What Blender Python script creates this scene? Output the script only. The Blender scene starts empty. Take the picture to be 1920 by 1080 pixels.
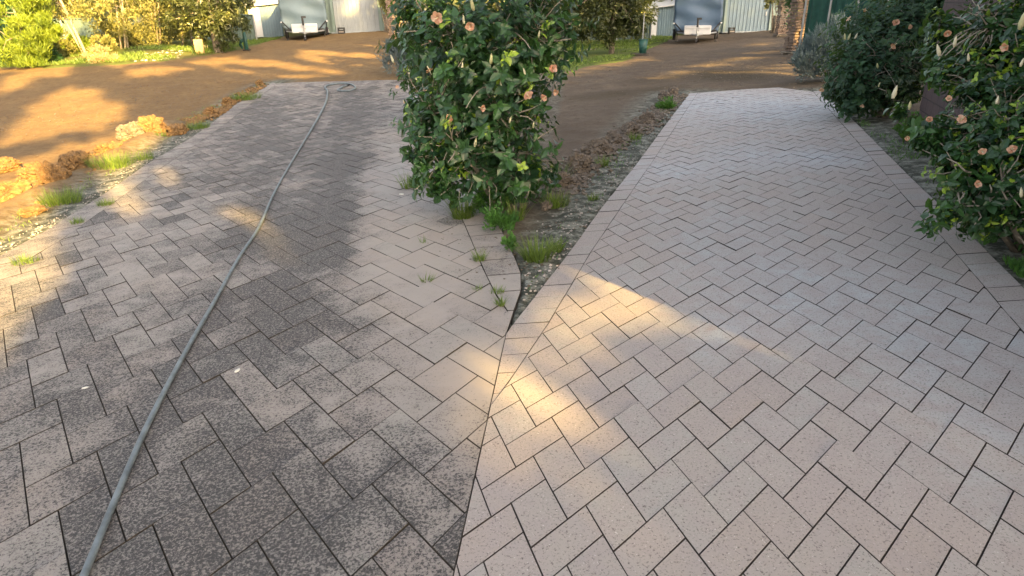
import bpy, bmesh, math, random
import numpy as np
from mathutils import Vector, Matrix, Euler
rnd = random.Random(7)
S = bpy.context.scene
COL = S.collection
# ------------------------------------------------------------------ camera
F = 1200.0; CH = 1.7
RM = [[0.9997580878105838, -0.021994677931832844, 0.0],
      [-0.008954369942336162, -0.4070168155607347, 0.9133767739053444],
      [-0.020089427972464557, -0.9131558169302071, -0.4071153017147173]]   # world = RM @ (right, down, forward)
cd = bpy.data.cameras.new('camera'); cam = bpy.data.objects.new('camera', cd); COL.objects.link(cam)
cd.sensor_width = 36.0; cd.lens = 36.0 * F / 1920.0; cd.clip_start = 0.05; cd.clip_end = 1000.0
m = Matrix([[RM[0][0], -RM[0][1], -RM[0][2], 0], [RM[1][0], -RM[1][1], -RM[1][2], 0], [RM[2][0], -RM[2][1], -RM[2][2], CH], [0, 0, 0, 1]])
cam.matrix_world = m
S.camera = cam
# ------------------------------------------------------------------ world, sun, exposure
SUN_AZ = math.radians(33.0)      # light travels 33 deg left of +Y
SUN_EL = math.radians(21.0)
TRAV = Vector((-math.sin(SUN_AZ) * math.cos(SUN_EL), math.cos(SUN_AZ) * math.cos(SUN_EL), -math.sin(SUN_EL)))
W = bpy.data.worlds.new('World'); S.world = W; W.use_nodes = True
nt = W.node_tree
bg = nt.nodes['Background']; bg.inputs[1].default_value = 0.088
sky = nt.nodes.new('ShaderNodeTexSky'); sky.sky_type = 'NISHITA'; sky.sun_disc = False
sky.sun_elevation = SUN_EL; sky.dust_density = 4.0; sky.ozone_density = 0.4; sky.air_density = 0.8
tosun = -TRAV
sky.sun_rotation = math.atan2(tosun.x, tosun.y)
hs = nt.nodes.new('ShaderNodeHueSaturation'); hs.inputs['Saturation'].default_value = 0.7; nt.links.new(sky.outputs[0], hs.inputs['Color'])
wb = nt.nodes.new('ShaderNodeMix'); wb.data_type = 'RGBA'; wb.blend_type = 'MULTIPLY'; wb.inputs[0].default_value = 1.0; wb.inputs[7].default_value = (1.12, 1.0, 0.87, 1)
nt.links.new(hs.outputs[0], wb.inputs[6]); nt.links.new(wb.outputs[2], bg.inputs[0])
ld = bpy.data.lights.new('sun', 'SUN'); ld.energy = 5.0; ld.angle = math.radians(0.5); ld.color = (1.0, 0.64, 0.19)
sun = bpy.data.objects.new('sun', ld); COL.objects.link(sun)
sun.rotation_euler = TRAV.to_track_quat('-Z', 'Y').to_euler()
S.view_settings.view_transform = 'Standard'; S.view_settings.look = 'None'
S.view_settings.exposure = 2.9; S.view_settings.gamma = 1.0
S.render.engine = 'CYCLES'

# ------------------------------------------------------------------ terrain
AX, AY = 0.049352723009497695, -0.03463458233604172
def sstep(a, b, x):
    t = min(1.0, max(0.0, (x - a) / (b - a))); return t * t * (3 - 2 * t)
def terr(x, y):
    z = AX * x + AY * y
    if y > 6:
        u = x / y
        s = 1 - sstep(-0.2, 0.1, u)
        g = 0.003 * (min(y, 18) - 6) ** 2 + max(0.0, y - 18) * 0.072
        z += s * g
        if y > 16:
            z += (1 - s) * 0.014 * (y - 16)
            z += (1 - sstep(-0.55, -0.38, u)) * (y - 16) * 0.034
    if y > 45: z += (y - 45) * 0.03
    return z
# limit slopes far to the sides
_t0 = terr
def terr(x, y):
    xc = max(-40.0, min(40.0, x)); return _t0(xc, max(-12.0, y))
CAM = Vector((0, 0, CH))
def ray(px, py):
    a, b = (px - 960) / F, (py - 540) / F
    return Vector([RM[i][0] * a + RM[i][1] * b + RM[i][2] for i in range(3)])
def G(px, py, lift=0.0):
    d = ray(px, py); t = 0.5; prev = 0.5
    while t < 140:
        p = CAM + d * t
        if p.z < terr(p.x, p.y) + lift:
            lo, hi = prev, t
            for _ in range(25):
                mid = (lo + hi) / 2; q = CAM + d * mid
                if q.z < terr(q.x, q.y) + lift: hi = mid
                else: lo = mid
            return CAM + d * hi
        prev = t; t *= 1.02
    return CAM + d * t
def at(px, py, Y):
    d = ray(px, py); return CAM + d * (Y / d.y)
def G2(px, py):
    g = G(px, py); return (g.x, g.y)
def px_m(Y): return Y * 1.0 / F * 1.0      # metres per photo pixel at ground distance Y (near the horizon)

# ------------------------------------------------------------------ helpers
def mesh_obj(name, verts, faces, mat, parent=None, smooth=False, loc=None):
    me = bpy.data.meshes.new(name); me.from_pydata([tuple(v) for v in verts], [], faces); me.update()
    if mat: me.materials.append(mat)
    if smooth: me.polygons.foreach_set('use_smooth', [True] * len(me.polygons))
    o = bpy.data.objects.new(name, me); COL.objects.link(o)
    if parent: o.parent = parent
    if loc is not None: o.location = loc
    return o
def attr(o, name, vals):
    a = o.data.attributes.new(name, 'FLOAT', 'POINT'); a.data.foreach_set('value', vals)
def tag(o, label=None, cat=None, group=None, kind=None):
    if label: o['label'] = label
    if cat: o['category'] = cat
    if group: o['group'] = group
    if kind: o['kind'] = kind
    return o
def empty(name, loc, rz=0.0):
    o = bpy.data.objects.new(name, None); COL.objects.link(o); o.location = loc; o.rotation_euler = (0, 0, rz)
    o.empty_display_size = 0.1; return o
class MB:
    def __init__(s): s.v = []; s.f = []
    def box(s, c, d, rot=None, taper=1.0):
        n = len(s.v); c = Vector(c)
        for z in (-1, 1):
            k = taper if z > 0 else 1.0
            for x, y in ((-1, -1), (1, -1), (1, 1), (-1, 1)):
                p = Vector((x * d[0] / 2 * k, y * d[1] / 2 * k, z * d[2] / 2))
                if rot is not None: p = rot @ p
                s.v.append(c + p)
        s.f += [(n, n + 3, n + 2, n + 1), (n + 4, n + 5, n + 6, n + 7)] + [(n + i, n + (i + 1) % 4, n + 4 + (i + 1) % 4, n + 4 + i) for i in range(4)]
        return s
    def tube(s, pts, r, seg=8, cap=True):
        pts = [Vector(p) for p in pts]; rs = r if isinstance(r, (list, tuple)) else [r] * len(pts)
        base = len(s.v); up = Vector((0.13, 0.21, 0.97)).normalized()
        for i, p in enumerate(pts):
            t = (pts[min(i + 1, len(pts) - 1)] - pts[max(i - 1, 0)]).normalized()
            a = t.cross(up)
            if a.length < 1e-3: a = t.cross(Vector((1, 0, 0)))
            a.normalize(); b = t.cross(a)
            for k in range(seg):
                an = 2 * math.pi * k / seg
                s.v.append(p + (a * math.cos(an) + b * math.sin(an)) * rs[i])
        for i in range(len(pts) - 1):
            for k in range(seg):
                q = base + i * seg
                s.f.append((q + k, q + (k + 1) % seg, q + seg + (k + 1) % seg, q + seg + k))
        if cap:
            s.f.append(tuple(base + k for k in range(seg))[::-1]); s.f.append(tuple(base + (len(pts) - 1) * seg + k for k in range(seg)))
        return s
    def build(s, name, mat, parent=None, smooth=False, bevel=0.0):
        o = mesh_obj(name, s.v, s.f, mat, parent, smooth)
        if bevel:
            b = o.modifiers.new('b', 'BEVEL'); b.width = bevel; b.segments = 2; b.limit_method = 'ANGLE'
        return o
# ------------------------------------------------------------------ materials
def newmat(name):
    m = bpy.data.materials.new(name); m.use_nodes = True
    return m, m.node_tree.nodes, m.node_tree.links, m.node_tree.nodes['Principled BSDF']
def N(nt, t, **k):
    n = nt.new(t)
    for a, b in k.items(): setattr(n, a, b)
    return n
def noise(ns, ls, scale, detail=4, rough=0.55, vec=None, dist=0.0):
    n = ns.new('ShaderNodeTexNoise'); n.inputs['Scale'].default_value = scale; n.inputs['Detail'].default_value = detail
    n.inputs['Roughness'].default_value = rough; n.inputs['Distortion'].default_value = dist
    if vec: ls.new(vec, n.inputs['Vector'])
    return n.outputs['Fac']
def ramp(ns, ls, fac, a, b, ca=(0, 0, 0, 1), cb=(1, 1, 1, 1)):
    r = ns.new('ShaderNodeValToRGB'); r.color_ramp.elements[0].position = a; r.color_ramp.elements[1].position = b
    r.color_ramp.elements[0].color = ca; r.color_ramp.elements[1].color = cb; ls.new(fac, r.inputs[0]); return r.outputs[0]
def mix(ns, ls, fac, a, b, mode='MIX'):
    n = ns.new('ShaderNodeMix'); n.data_type = 'RGBA'; n.blend_type = mode
    for v, i in ((fac, 0), (a, 6), (b, 7)):
        if isinstance(v, (int, float)): n.inputs[i].default_value = v
        elif isinstance(v, tuple): n.inputs[i].default_value = (v[0], v[1], v[2], 1)
        else: ls.new(v, n.inputs[i])
    return n.outputs[2]
def mth(ns, ls, op, a, b=0.0, c=0.0, clamp=False):
    n = ns.new('ShaderNodeMath'); n.operation = op; n.use_clamp = clamp
    for i, v in enumerate((a, b, c)):
        if isinstance(v, (int, float)): n.inputs[i].default_value = v
        else: ls.new(v, n.inputs[i])
    return n.outputs[0]
def getattr_(ns, name):
    n = ns.new('ShaderNodeAttribute'); n.attribute_name = name; return n.outputs['Fac']
def pos(ns): return ns.new('ShaderNodeNewGeometry').outputs['Position']
def bump(ns, ls, b, h, strength, dist):
    n = ns.new('ShaderNodeBump'); n.inputs['Strength'].default_value = strength; n.inputs['Distance'].default_value = dist
    ls.new(h, n.inputs['Height']); ls.new(n.outputs[0], b.inputs['Normal'])
def simple(name, col, rough=0.7, var=0.25, scale=6.0, metal=0.0, bmp=0.0, bscale=40.0, objc=True):
    m, ns, ls, b = newmat(name)
    tc = ns.new('ShaderNodeTexCoord').outputs['Object']
    n1 = noise(ns, ls, scale, 5, 0.6, tc)
    c2 = tuple(max(0, c * (1 - var)) for c in col); c3 = tuple(min(1, c * (1 + var)) for c in col)
    ls.new(mix(ns, ls, ramp(ns, ls, n1, 0.3, 0.7), c2, c3), b.inputs['Base Color'])
    b.inputs['Roughness'].default_value = rough; b.inputs['Metallic'].default_value = metal
    if bmp: bump(ns, ls, b, noise(ns, ls, bscale, 4, 0.6, tc), bmp, 0.02)
    return m
def leafmat(name, dark, light, rough=0.45, trans=0.35, yellow=None):
    m, ns, ls, b = newmat(name)
    a = getattr_(ns, 'tint')
    c = mix(ns, ls, ramp(ns, ls, a, 0.0, 0.85), dark, light)
    if yellow: c = mix(ns, ls, ramp(ns, ls, a, 0.86, 0.98), c, yellow)
    ls.new(c, b.inputs['Base Color']); b.inputs['Roughness'].default_value = rough
    t = ns.new('ShaderNodeBsdfTranslucent'); ls.new(mix(ns, ls, 0.5, c, (0.25, 0.35, 0.03)), t.inputs[0])
    ms = ns.new('ShaderNodeMixShader'); ms.inputs[0].default_value = trans
    ls.new(b.outputs[0], ms.inputs[1]); ls.new(t.outputs[0], ms.inputs[2])
    ls.new(ms.outputs[0], ns['Material Output'].inputs[0]); return m

def paver_dirty():
    m, ns, ls, b = newmat('weathered_paver')
    P = pos(ns); g = getattr_(ns, 'grime_skytint'); r = getattr_(ns, 'tone')
    body = mix(ns, ls, r, (0.325, 0.282, 0.246), (0.312, 0.300, 0.272))
    body = mix(ns, ls, ramp(ns, ls, noise(ns, ls, 5.0, 5, 0.6, P), 0.35, 0.7), body, (0.33, 0.30, 0.275))
    n1 = noise(ns, ls, 82.0, 7, 0.78, P, 0.6)
    blot = noise(ns, ls, 3.6, 9, 0.72, P, 0.5)
    gg = mth(ns, ls, 'ADD', g, mth(ns, ls, 'MULTIPLY', mth(ns, ls, 'SUBTRACT', blot, 0.5), 2.0), clamp=True)
    thr = mth(ns, ls, 'SUBTRACT', 0.61, mth(ns, ls, 'MULTIPLY', gg, 0.17))
    f = mth(ns, ls, 'MULTIPLY', mth(ns, ls, 'SUBTRACT', n1, thr), 16.0, clamp=True)
    body = mix(ns, ls, mth(ns, ls, 'MULTIPLY', gg, 0.45), body, (0.09, 0.088, 0.086))
    c = mix(ns, ls, mth(ns, ls, 'MULTIPLY', f, 0.92), body, (0.03, 0.03, 0.032))
    ls.new(c, b.inputs['Base Color']); b.inputs['Roughness'].default_value = 0.85
    bump(ns, ls, b, n1, 0.9, 0.006); return m
def paver_clean():
    m, ns, ls, b = newmat('clean_paver')
    P = pos(ns); g = getattr_(ns, 'grime_skytint'); r = getattr_(ns, 'tone')
    body = mix(ns, ls, r, (0.325, 0.280, 0.246), (0.318, 0.306, 0.280))
    body = mix(ns, ls, mth(ns, ls, 'MULTIPLY', g, 0.75, clamp=True), body, (0.43, 0.50, 0.56))  # pale haze residue plus bluish skylight painted into the paver colour
    body = mix(ns, ls, ramp(ns, ls, noise(ns, ls, 9.0, 5, 0.65, P), 0.38, 0.75), body, (0.315, 0.278, 0.262))
    n1 = noise(ns, ls, 105.0, 5, 0.8, P)
    f = ramp(ns, ls, n1, 0.55, 0.63)
    c = mix(ns, ls, f, body, (0.085, 0.072, 0.066))
    n2 = noise(ns, ls, 150.0, 2, 0.5, P, 0.7)
    c = mix(ns, ls, ramp(ns, ls, n2, 0.68, 0.74), c, (0.58, 0.55, 0.52))
    ls.new(c, b.inputs['Base Color']); b.inputs['Roughness'].default_value = 0.75
    bump(ns, ls, b, n1, 0.35, 0.003); return m
def ground_mat():
    m, ns, ls, b = newmat('earth_ground')
    P = pos(ns)
    gr, so, we = getattr_(ns, 'grassy'), getattr_(ns, 'sandy'), getattr_(ns, 'wet')
    n1 = noise(ns, ls, 1.3, 7, 0.65, P); n2 = noise(ns, ls, 26.0, 5, 0.7, P); n3 = noise(ns, ls, 90.0, 3, 0.7, P)
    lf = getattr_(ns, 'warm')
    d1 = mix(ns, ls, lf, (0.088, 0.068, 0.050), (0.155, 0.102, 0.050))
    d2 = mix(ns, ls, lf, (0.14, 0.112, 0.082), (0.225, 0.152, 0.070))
    dirt = mix(ns, ls, ramp(ns, ls, n1, 0.35, 0.68), d1, d2)
    dirt = mix(ns, ls, ramp(ns, ls, n2, 0.52, 0.72), dirt, (0.10, 0.07, 0.042))
    dirt = mix(ns, ls, ramp(ns, ls, n3, 0.64, 0.72), dirt, (0.30, 0.23, 0.16))
    wet = mix(ns, ls, ramp(ns, ls, n2, 0.3, 0.7), (0.035, 0.027, 0.018), (0.09, 0.07, 0.04))
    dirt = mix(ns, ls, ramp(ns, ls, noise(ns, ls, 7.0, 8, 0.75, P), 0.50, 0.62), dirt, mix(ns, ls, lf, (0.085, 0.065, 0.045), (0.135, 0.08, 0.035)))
    c = mix(ns, ls, mth(ns, ls, 'MULTIPLY', we, mth(ns, ls, 'ADD', 0.45, ramp(ns, ls, n1, 0.3, 0.6)), clamp=True), dirt, wet)
    sand = mix(ns, ls, ramp(ns, ls, noise(ns, ls, 6.0, 10, 0.8, P), 0.46, 0.60), (0.052, 0.06, 0.048), (0.27, 0.28, 0.24))
    c = mix(ns, ls, mth(ns, ls, 'ADD', so, mth(ns, ls, 'MULTIPLY', mth(ns, ls, 'SUBTRACT', n2, 0.5), mth(ns, ls, 'MULTIPLY', so, 1.2)), clamp=True), c, sand)
    gc = mix(ns, ls, ramp(ns, ls, n2, 0.35, 0.65), (0.05, 0.09, 0.02), (0.14, 0.17, 0.04))
    gm = mth(ns, ls, 'ADD', mth(ns, ls, 'MULTIPLY', gr, 1.5), mth(ns, ls, 'MULTIPLY', mth(ns, ls, 'SUBTRACT', n1, 0.75), 1.6), clamp=True)
    c = mix(ns, ls, gm, c, gc)
    ls.new(c, b.inputs['Base Color']); b.inputs['Roughness'].default_value = 0.95; b.inputs['Specular IOR Level'].default_value = 0.2
    h = mth(ns, ls, 'ADD', n2, mth(ns, ls, 'MULTIPLY', n3, 0.4)); bump(ns, ls, b, h, 0.8, 0.02); return m
M = {}
M['dirty'] = paver_dirty(); M['clean'] = paver_clean(); M['ground'] = ground_mat()
M['joint_d'] = simple('joint_soil', (0.035, 0.03, 0.024), 0.95, 0.4, 20, bmp=0.4)
M['joint_c'] = simple('joint_sand', (0.030, 0.025, 0.021), 0.95, 0.3, 20, bmp=0.4)
M['clay'] = simple('dry_clay', (0.17, 0.10, 0.038), 0.95, 0.45, 12, bmp=1.0, bscale=40)
M['clay_g'] = simple('grey_clay', (0.135, 0.113, 0.09), 0.95, 0.4, 9, bmp=1.0, bscale=28)
M['hose'] = simple('hose_plastic', (0.115, 0.145, 0.16), 0.5, 0.38, 14)
M['dark'] = simple('black_plastic', (0.02, 0.02, 0.02), 0.5, 0.2, 3)
M['steel'] = simple('grey_steel', (0.33, 0.35, 0.36), 0.45, 0.15, 3, metal=0.4)
M['rubber'] = simple('rubber', (0.02, 0.02, 0.022), 0.8, 0.2, 3)
M['tarp'] = simple('trailer_tarp', (0.12, 0.175, 0.20), 0.6, 0.10, 1.4, bmp=0.6, bscale=2.5)
M['tarp2'] = simple('trailer_tarp_blue', (0.055, 0.10, 0.165), 0.6, 0.08, 1.4, bmp=0.5, bscale=2.5)
M['white'] = simple('white_paint', (0.50, 0.52, 0.53), 0.45, 0.06, 2)
M['shedw'] = simple('shed_cladding', (0.11, 0.17, 0.21), 0.5, 0.10, 1.2)
M['shedc'] = simple('shed_cladding_cream', (0.27, 0.30, 0.31), 0.5, 0.10, 1.2)
M['shedg'] = simple('shed_trim_green', (0.16, 0.22, 0.20), 0.5, 0.1, 2)
M['brick'] = simple('old_brick', (0.17, 0.125, 0.095), 0.9, 0.4, 5, bmp=0.5)
M['bark'] = simple('bark', (0.20, 0.17, 0.13), 0.9, 0.4, 9, bmp=0.8)
M['bark_p'] = simple('pale_bark', (0.36, 0.31, 0.24), 0.8, 0.2, 3, bmp=0.4)
M['twig'] = simple('twig', (0.30, 0.27, 0.22), 0.85, 0.3, 9)
M['greenp'] = simple('green_plastic', (0.015, 0.075, 0.065), 0.5, 0.15, 3)
M['block'] = simple('tan_block', (0.38, 0.24, 0.13), 0.9, 0.2, 4, bmp=0.5)
M['fence'] = simple('green_steel_fence', (0.08, 0.12, 0.105), 0.6, 0.12, 2)
M['cloth'] = simple('shade_cloth', (0.012, 0.065, 0.048), 0.85, 0.25, 6)
M['rag'] = simple('pale_rubble', (0.36, 0.33, 0.30), 0.9, 0.3, 6, bmp=0.5)
M['debris'] = simple('leaf_litter', (0.10, 0.075, 0.05), 0.9, 0.5, 9)
M['pebble'] = simple('pale_pebble', (0.55, 0.56, 0.52), 0.8, 0.2, 5)
M['hib'] = leafmat('hibiscus_leaf', (0.012, 0.045, 0.022), (0.045, 0.125, 0.03), 0.32, 0.22, (0.28, 0.42, 0.04))
M['conif'] = leafmat('fine_leaf_shrub', (0.010, 0.042, 0.024), (0.03, 0.10, 0.04), 0.6, 0.25)
M['lav'] = leafmat('lavender_leaf', (0.075, 0.115, 0.135), (0.15, 0.20, 0.225), 0.75, 0.2)
M['olive'] = leafmat('olive_leaf', (0.06, 0.075, 0.022), (0.25, 0.245, 0.08), 0.6, 0.3, (0.38, 0.36, 0.16))
M['lime'] = leafmat('lime_conifer_leaf', (0.06, 0.11, 0.012), (0.20, 0.27, 0.02), 0.6, 0.4)
M['darkt'] = leafmat('dark_tree_leaf', (0.012, 0.022, 0.008), (0.07, 0.085, 0.028), 0.45, 0.2, (0.35, 0.36, 0.14))
M['grass'] = leafmat('grass_blade', (0.05, 0.10, 0.018), (0.16, 0.235, 0.045), 0.5, 0.4)
M['weed'] = leafmat('weed_leaf', (0.025, 0.09, 0.02), (0.08, 0.22, 0.04), 0.5, 0.35)
M['dry'] = leafmat('dry_straw', (0.22, 0.16, 0.08), (0.45, 0.36, 0.18), 0.8, 0.2)
M['petal'] = leafmat('peach_petal', (0.50, 0.22, 0.13), (0.68, 0.42, 0.31), 0.55, 0.3)
M['bud'] = leafmat('pale_bud', (0.60, 0.60, 0.30), (0.70, 0.66, 0.48), 0.5, 0.25)

def brickwall():
    m, ns, ls, b = newmat('brown_brick_wall')
    tc = ns.new('ShaderNodeTexCoord').outputs['Object']
    mp = ns.new('ShaderNodeMapping'); mp.inputs['Rotation'].default_value = (math.radians(90), 0, 0); ls.new(tc, mp.inputs[0])
    bt = ns.new('ShaderNodeTexBrick'); ls.new(mp.outputs[0], bt.inputs[0])
    bt.inputs['Scale'].default_value = 1.0; bt.inputs['Brick Width'].default_value = 0.31; bt.inputs['Row Height'].default_value = 0.172
    bt.inputs['Mortar Size'].default_value = 0.008; bt.inputs['Mortar Smooth'].default_value = 0.2
    bt.inputs['Color1'].default_value = (0.062, 0.042, 0.044, 1); bt.inputs['Color2'].default_value = (0.085, 0.056, 0.056, 1); bt.inputs['Mortar'].default_value = (0.02, 0.016, 0.016, 1)
    ls.new(mix(ns, ls, ramp(ns, ls, noise(ns, ls, 14, 5, .6, tc), .3, .8), bt.outputs[0], (0.05, 0.036, 0.036)), b.inputs['Base Color'])
    b.inputs['Roughness'].default_value = 0.85
    bump(ns, ls, b, mth(ns, ls, 'SUBTRACT', 1.0, bt.outputs['Fac']), 0.7, 0.01); return m
M['bwall'] = brickwall()

# ------------------------------------------------------------------ driveways
L_ = 1.53
PAT = {'R': ((0.7116472850471689, 1.895225660330967), (0.14146842702587226, 0.13001343295379608), (0.04441462427719178, -0.15455398316094238)),
       'L': ((-0.7068422078264947, 3.723204039182643), (0.10892194237018105, 0.16116080980550818), (0.1887687107937266, -0.23956615442679974))}
def lerp(a, b, t): return (a[0] + (b[0] - a[0]) * t, a[1] + (b[1] - a[1]) * t)
def ext(a, b, t):  # point beyond b
    return (b[0] + (b[0] - a[0]) * t, b[1] + (b[1] - a[1]) * t)
def seam(py): return 1085 - 0.2176 * py
# pixel-measured edge lines -> ground points
LJ = [G2(*p) for p in [(519, 157), (480, 186), (425, 230), (300, 316), (175, 407), (122, 445), (71, 476), (0, 517)]]
LO = [G2(*p) for p in [(511, 155), (440, 197), (360, 257), (275, 307), (205, 357), (118, 412), (90, 430), (0, 479)]]
LJ.append(ext(LJ[-2], LJ[-1], 3.5)); LO.append(ext(LO[-2], LO[-1], 3.5))
LR_ = [G2(*p) for p in [(760, 150), (875, 430), (906, 504), (932, 557), (seam(590), 590)]]
RJ = [G2(*p) for p in [(1308, 174), (1232, 290), (1171, 379), (1107, 474), (1027, 608), (952, 719), (seam(760) , 760)]]
RO = [G2(*p) for p in [(1292, 176), (1244, 239), (1192, 309), (1131, 385), (1062, 480), (960, 610), (seam(626), 626)]]
RRJ = [G2(*p) for p in [(1525, 172), (1590, 245), (1665, 332), (1712, 387), (1767, 445), (1830, 519), (1913, 616)]]
RRO = [G2(*p) for p in [(1543, 170), (1625, 250), (1697, 322), (1737, 360), (1815, 435), (1900, 520), (1925, 545)]]
RRJ.append(ext(RRJ[-2], RRJ[-1], 5)); RRO.append(ext(RRO[-2], RRO[-1], 14))
SE0 = G2(seam(1080), 1080); SE1 = G2(seam(600), 600)
SEB = ext(SE1, SE0, 1.2)
far_L = [G2(*p) for p in [(720, 150), (650, 152), (560, 154)]]
far_R = [G2(*p) for p in [(1400, 167), (1460, 164)]]
polyL = LJ + [(-4.5, -1.5), SEB] + LR_[::-1] + far_L
polyR = RJ + [SEB, (3.5, -1.5)] + RRJ[::-1] + far_R[::-1]
def clip(poly, quad):
    # Sutherland-Hodgman: clip polygon by convex quad (ccw)
    out = poly
    for i in range(len(quad)):
        a, b = quad[i], quad[(i + 1) % len(quad)]
        inp, out = out, []
        if not inp: return []
        def side(p): return (b[0] - a[0]) * (p[1] - a[1]) - (b[1] - a[1]) * (p[0] - a[0])
        for j in range(len(inp)):
            p, q = inp[j], inp[(j + 1) % len(inp)]
            sp, sq = side(p), side(q)
            if sp >= 0: out.append(p)
            if (sp >= 0) != (sq >= 0):
                t = sp / (sp - sq); out.append(lerp(p, q, t))
    # dedupe
    r = []
    for p in out:
        if not r or math.hypot(p[0] - r[-1][0], p[1] - r[-1][1]) > 1e-4: r.append(p)
    if len(r) > 1 and math.hypot(r[0][0] - r[-1][0], r[0][1] - r[-1][1]) < 1e-4: r.pop()
    return r
def area(p): return 0.5 * sum(p[i][0] * p[(i + 1) % len(p)][1] - p[(i + 1) % len(p)][0] * p[i][1] for i in range(len(p)))
def inset(p, d):
    # ccw polygon offset inwards
    n = len(p); out = []
    for i in range(n):
        a, b, c = p[i - 1], p[i], p[(i + 1) % n]
        e1 = (b[0] - a[0], b[1] - a[1]); e2 = (c[0] - b[0], c[1] - b[1])
        l1 = math.hypot(*e1); l2 = math.hypot(*e2)
        n1 = (-e1[1] / l1, e1[0] / l1); n2 = (-e2[1] / l2, e2[0] / l2)
        k = 1 + n1[0] * n2[0] + n1[1] * n2[1]
        if k < 0.25: k = 0.25
        out.append((b[0] + (n1[0] + n2[0]) * d / k, b[1] + (n1[1] + n2[1]) * d / k))
    return out
class Pav:
    def __init__(s): s.v = []; s.f = []; s.g = []; s.t = []; s.bv = []; s.bf = []; s.mi = []
    def add(s, poly, gap, grime_skytint, tone, ch=0.0015, dz=None):
        poly = [p for i, p in enumerate(poly) if math.hypot(p[0] - poly[i - 1][0], p[1] - poly[i - 1][1]) > 2e-3]
        if len(poly) < 3: return
        a = area(poly)
        if a < 0: poly = poly[::-1]; a = -a
        if a < 4e-4: return
        n = len(s.bv); s.bv += [(x, y, terr(x, y) - 0.022) for x, y in poly]; s.bf.append(tuple(range(n, n + len(poly))))
        o = inset(poly, gap); i = inset(poly, gap + ch)
        if area(i) < 0.3 * a or area(o) <= 0: return
        dz = rnd.gauss(0, 0.0012) if dz is None else dz
        tx, ty = rnd.gauss(0, 0.006), rnd.gauss(0, 0.006)
        cx = sum(p[0] for p in i) / len(i); cy = sum(p[1] for p in i) / len(i)
        z = lambda x, y: terr(x, y) + dz + (x - cx) * tx + (y - cy) * ty
        k = len(poly); n = len(s.v)
        s.v += [(x, y, z(x, y)) for x, y in i] + [(x, y, z(x, y) - ch * 0.8) for x, y in o] + [(x, y, z(x, y) - 0.05) for x, y in o]
        s.f.append(tuple(range(n, n + k))); s.mi += [0] + [1] * (2 * k)
        for j in range(k):
            q = (j + 1) % k
            s.f.append((n + j, n + k + j, n + k + q, n + q)); s.f.append((n + k + j, n + 2 * k + j, n + 2 * k + q, n + k + q))
        s.g += [grime_skytint(x, y) for x, y, *_ in s.v[n:]]; s.t += [tone] * (3 * k)
    def build(s, name, mat, jmat, label):
        o = mesh_obj(name, s.v, s.f, mat); o.data.materials.append(jmat); o.data.polygons.foreach_set('material_index', s.mi); attr(o, 'grime_skytint', s.g); attr(o, 'tone', s.t)
        tag(o, label, kind='structure')
        b = mesh_obj('driveway_joint_bed', s.bv, s.bf, jmat); tag(b, kind='structure')
        return o
def herring(key, poly, rng, grime_skytint, pav, gap):
    O, A, B = PAT[key]
    tr = lambda a, b: (O[0] + a * A[0] + b * B[0], O[1] + a * A[1] + b * B[1])
    xs = [p[0] for p in poly]; ys = [p[1] for p in poly]
    bx = (min(xs) - .5, max(xs) + .5, min(ys) - .5, max(ys) + .5)
    for m_ in range(-70, 120):
        for n_ in range(-120, 120):
            a0, b0 = m_ * L_ + n_, m_ * L_ - n_
            c = tr(a0 + 1, b0 + 1)
            if not (bx[0] < c[0] < bx[1] and bx[2] < c[1] < bx[3]): continue
            for (x0, x1, y0, y1) in ((0, L_, 0, 1), (L_ - 1, L_, 1, 1 + L_)):
                q = [tr(a0 + x0, b0 + y0), tr(a0 + x1, b0 + y0), tr(a0 + x1, b0 + y1), tr(a0 + x0, b0 + y1)]
                if area(q) < 0: q = q[::-1]
                r = clip(poly, q)
                if len(r) >= 3:
                    pg = rng()
                    pav.add(r, gap, lambda x, y, pg=pg: grime_skytint(x, y) + pg, rnd.random())
def course(inner, outer, step, pav, gap, grime_skytint, mort=0.006):
    # header course between two polylines (far -> near)
    def lens(pl):
        s = [0]
        for i in range(len(pl) - 1): s.append(s[-1] + math.hypot(pl[i + 1][0] - pl[i][0], pl[i + 1][1] - pl[i][1]))
        return s
    def samp(pl, s, t):
        d = t * s[-1]
        for i in range(len(pl) - 1):
            if d <= s[i + 1] or i == len(pl) - 2:
                return lerp(pl[i], pl[i + 1], (d - s[i]) / (s[i + 1] - s[i]))
    si, so = lens(inner), lens(outer); n = int(max(si[-1], so[-1]) / step)
    for k in range(n):
        t0, t1 = k / n, (k + 1) / n
        q = [samp(inner, si, t0), samp(outer, so, t0), samp(outer, so, t1), samp(inner, si, t1)]
        pg = rnd.gauss(0, 0.08)
        pav.add(q, gap, lambda x, y, pg=pg: grime_skytint(x, y) + pg, rnd.random())
def capd(p, a, b):
    ax, ay = a; bx, by = b; vx, vy = bx - ax, by - ay
    t = max(0, min(1, ((p[0] - ax) * vx + (p[1] - ay) * vy) / (vx * vx + vy * vy + 1e-9)))
    return math.hypot(p[0] - ax - t * vx, p[1] - ay - t * vy)
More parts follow.
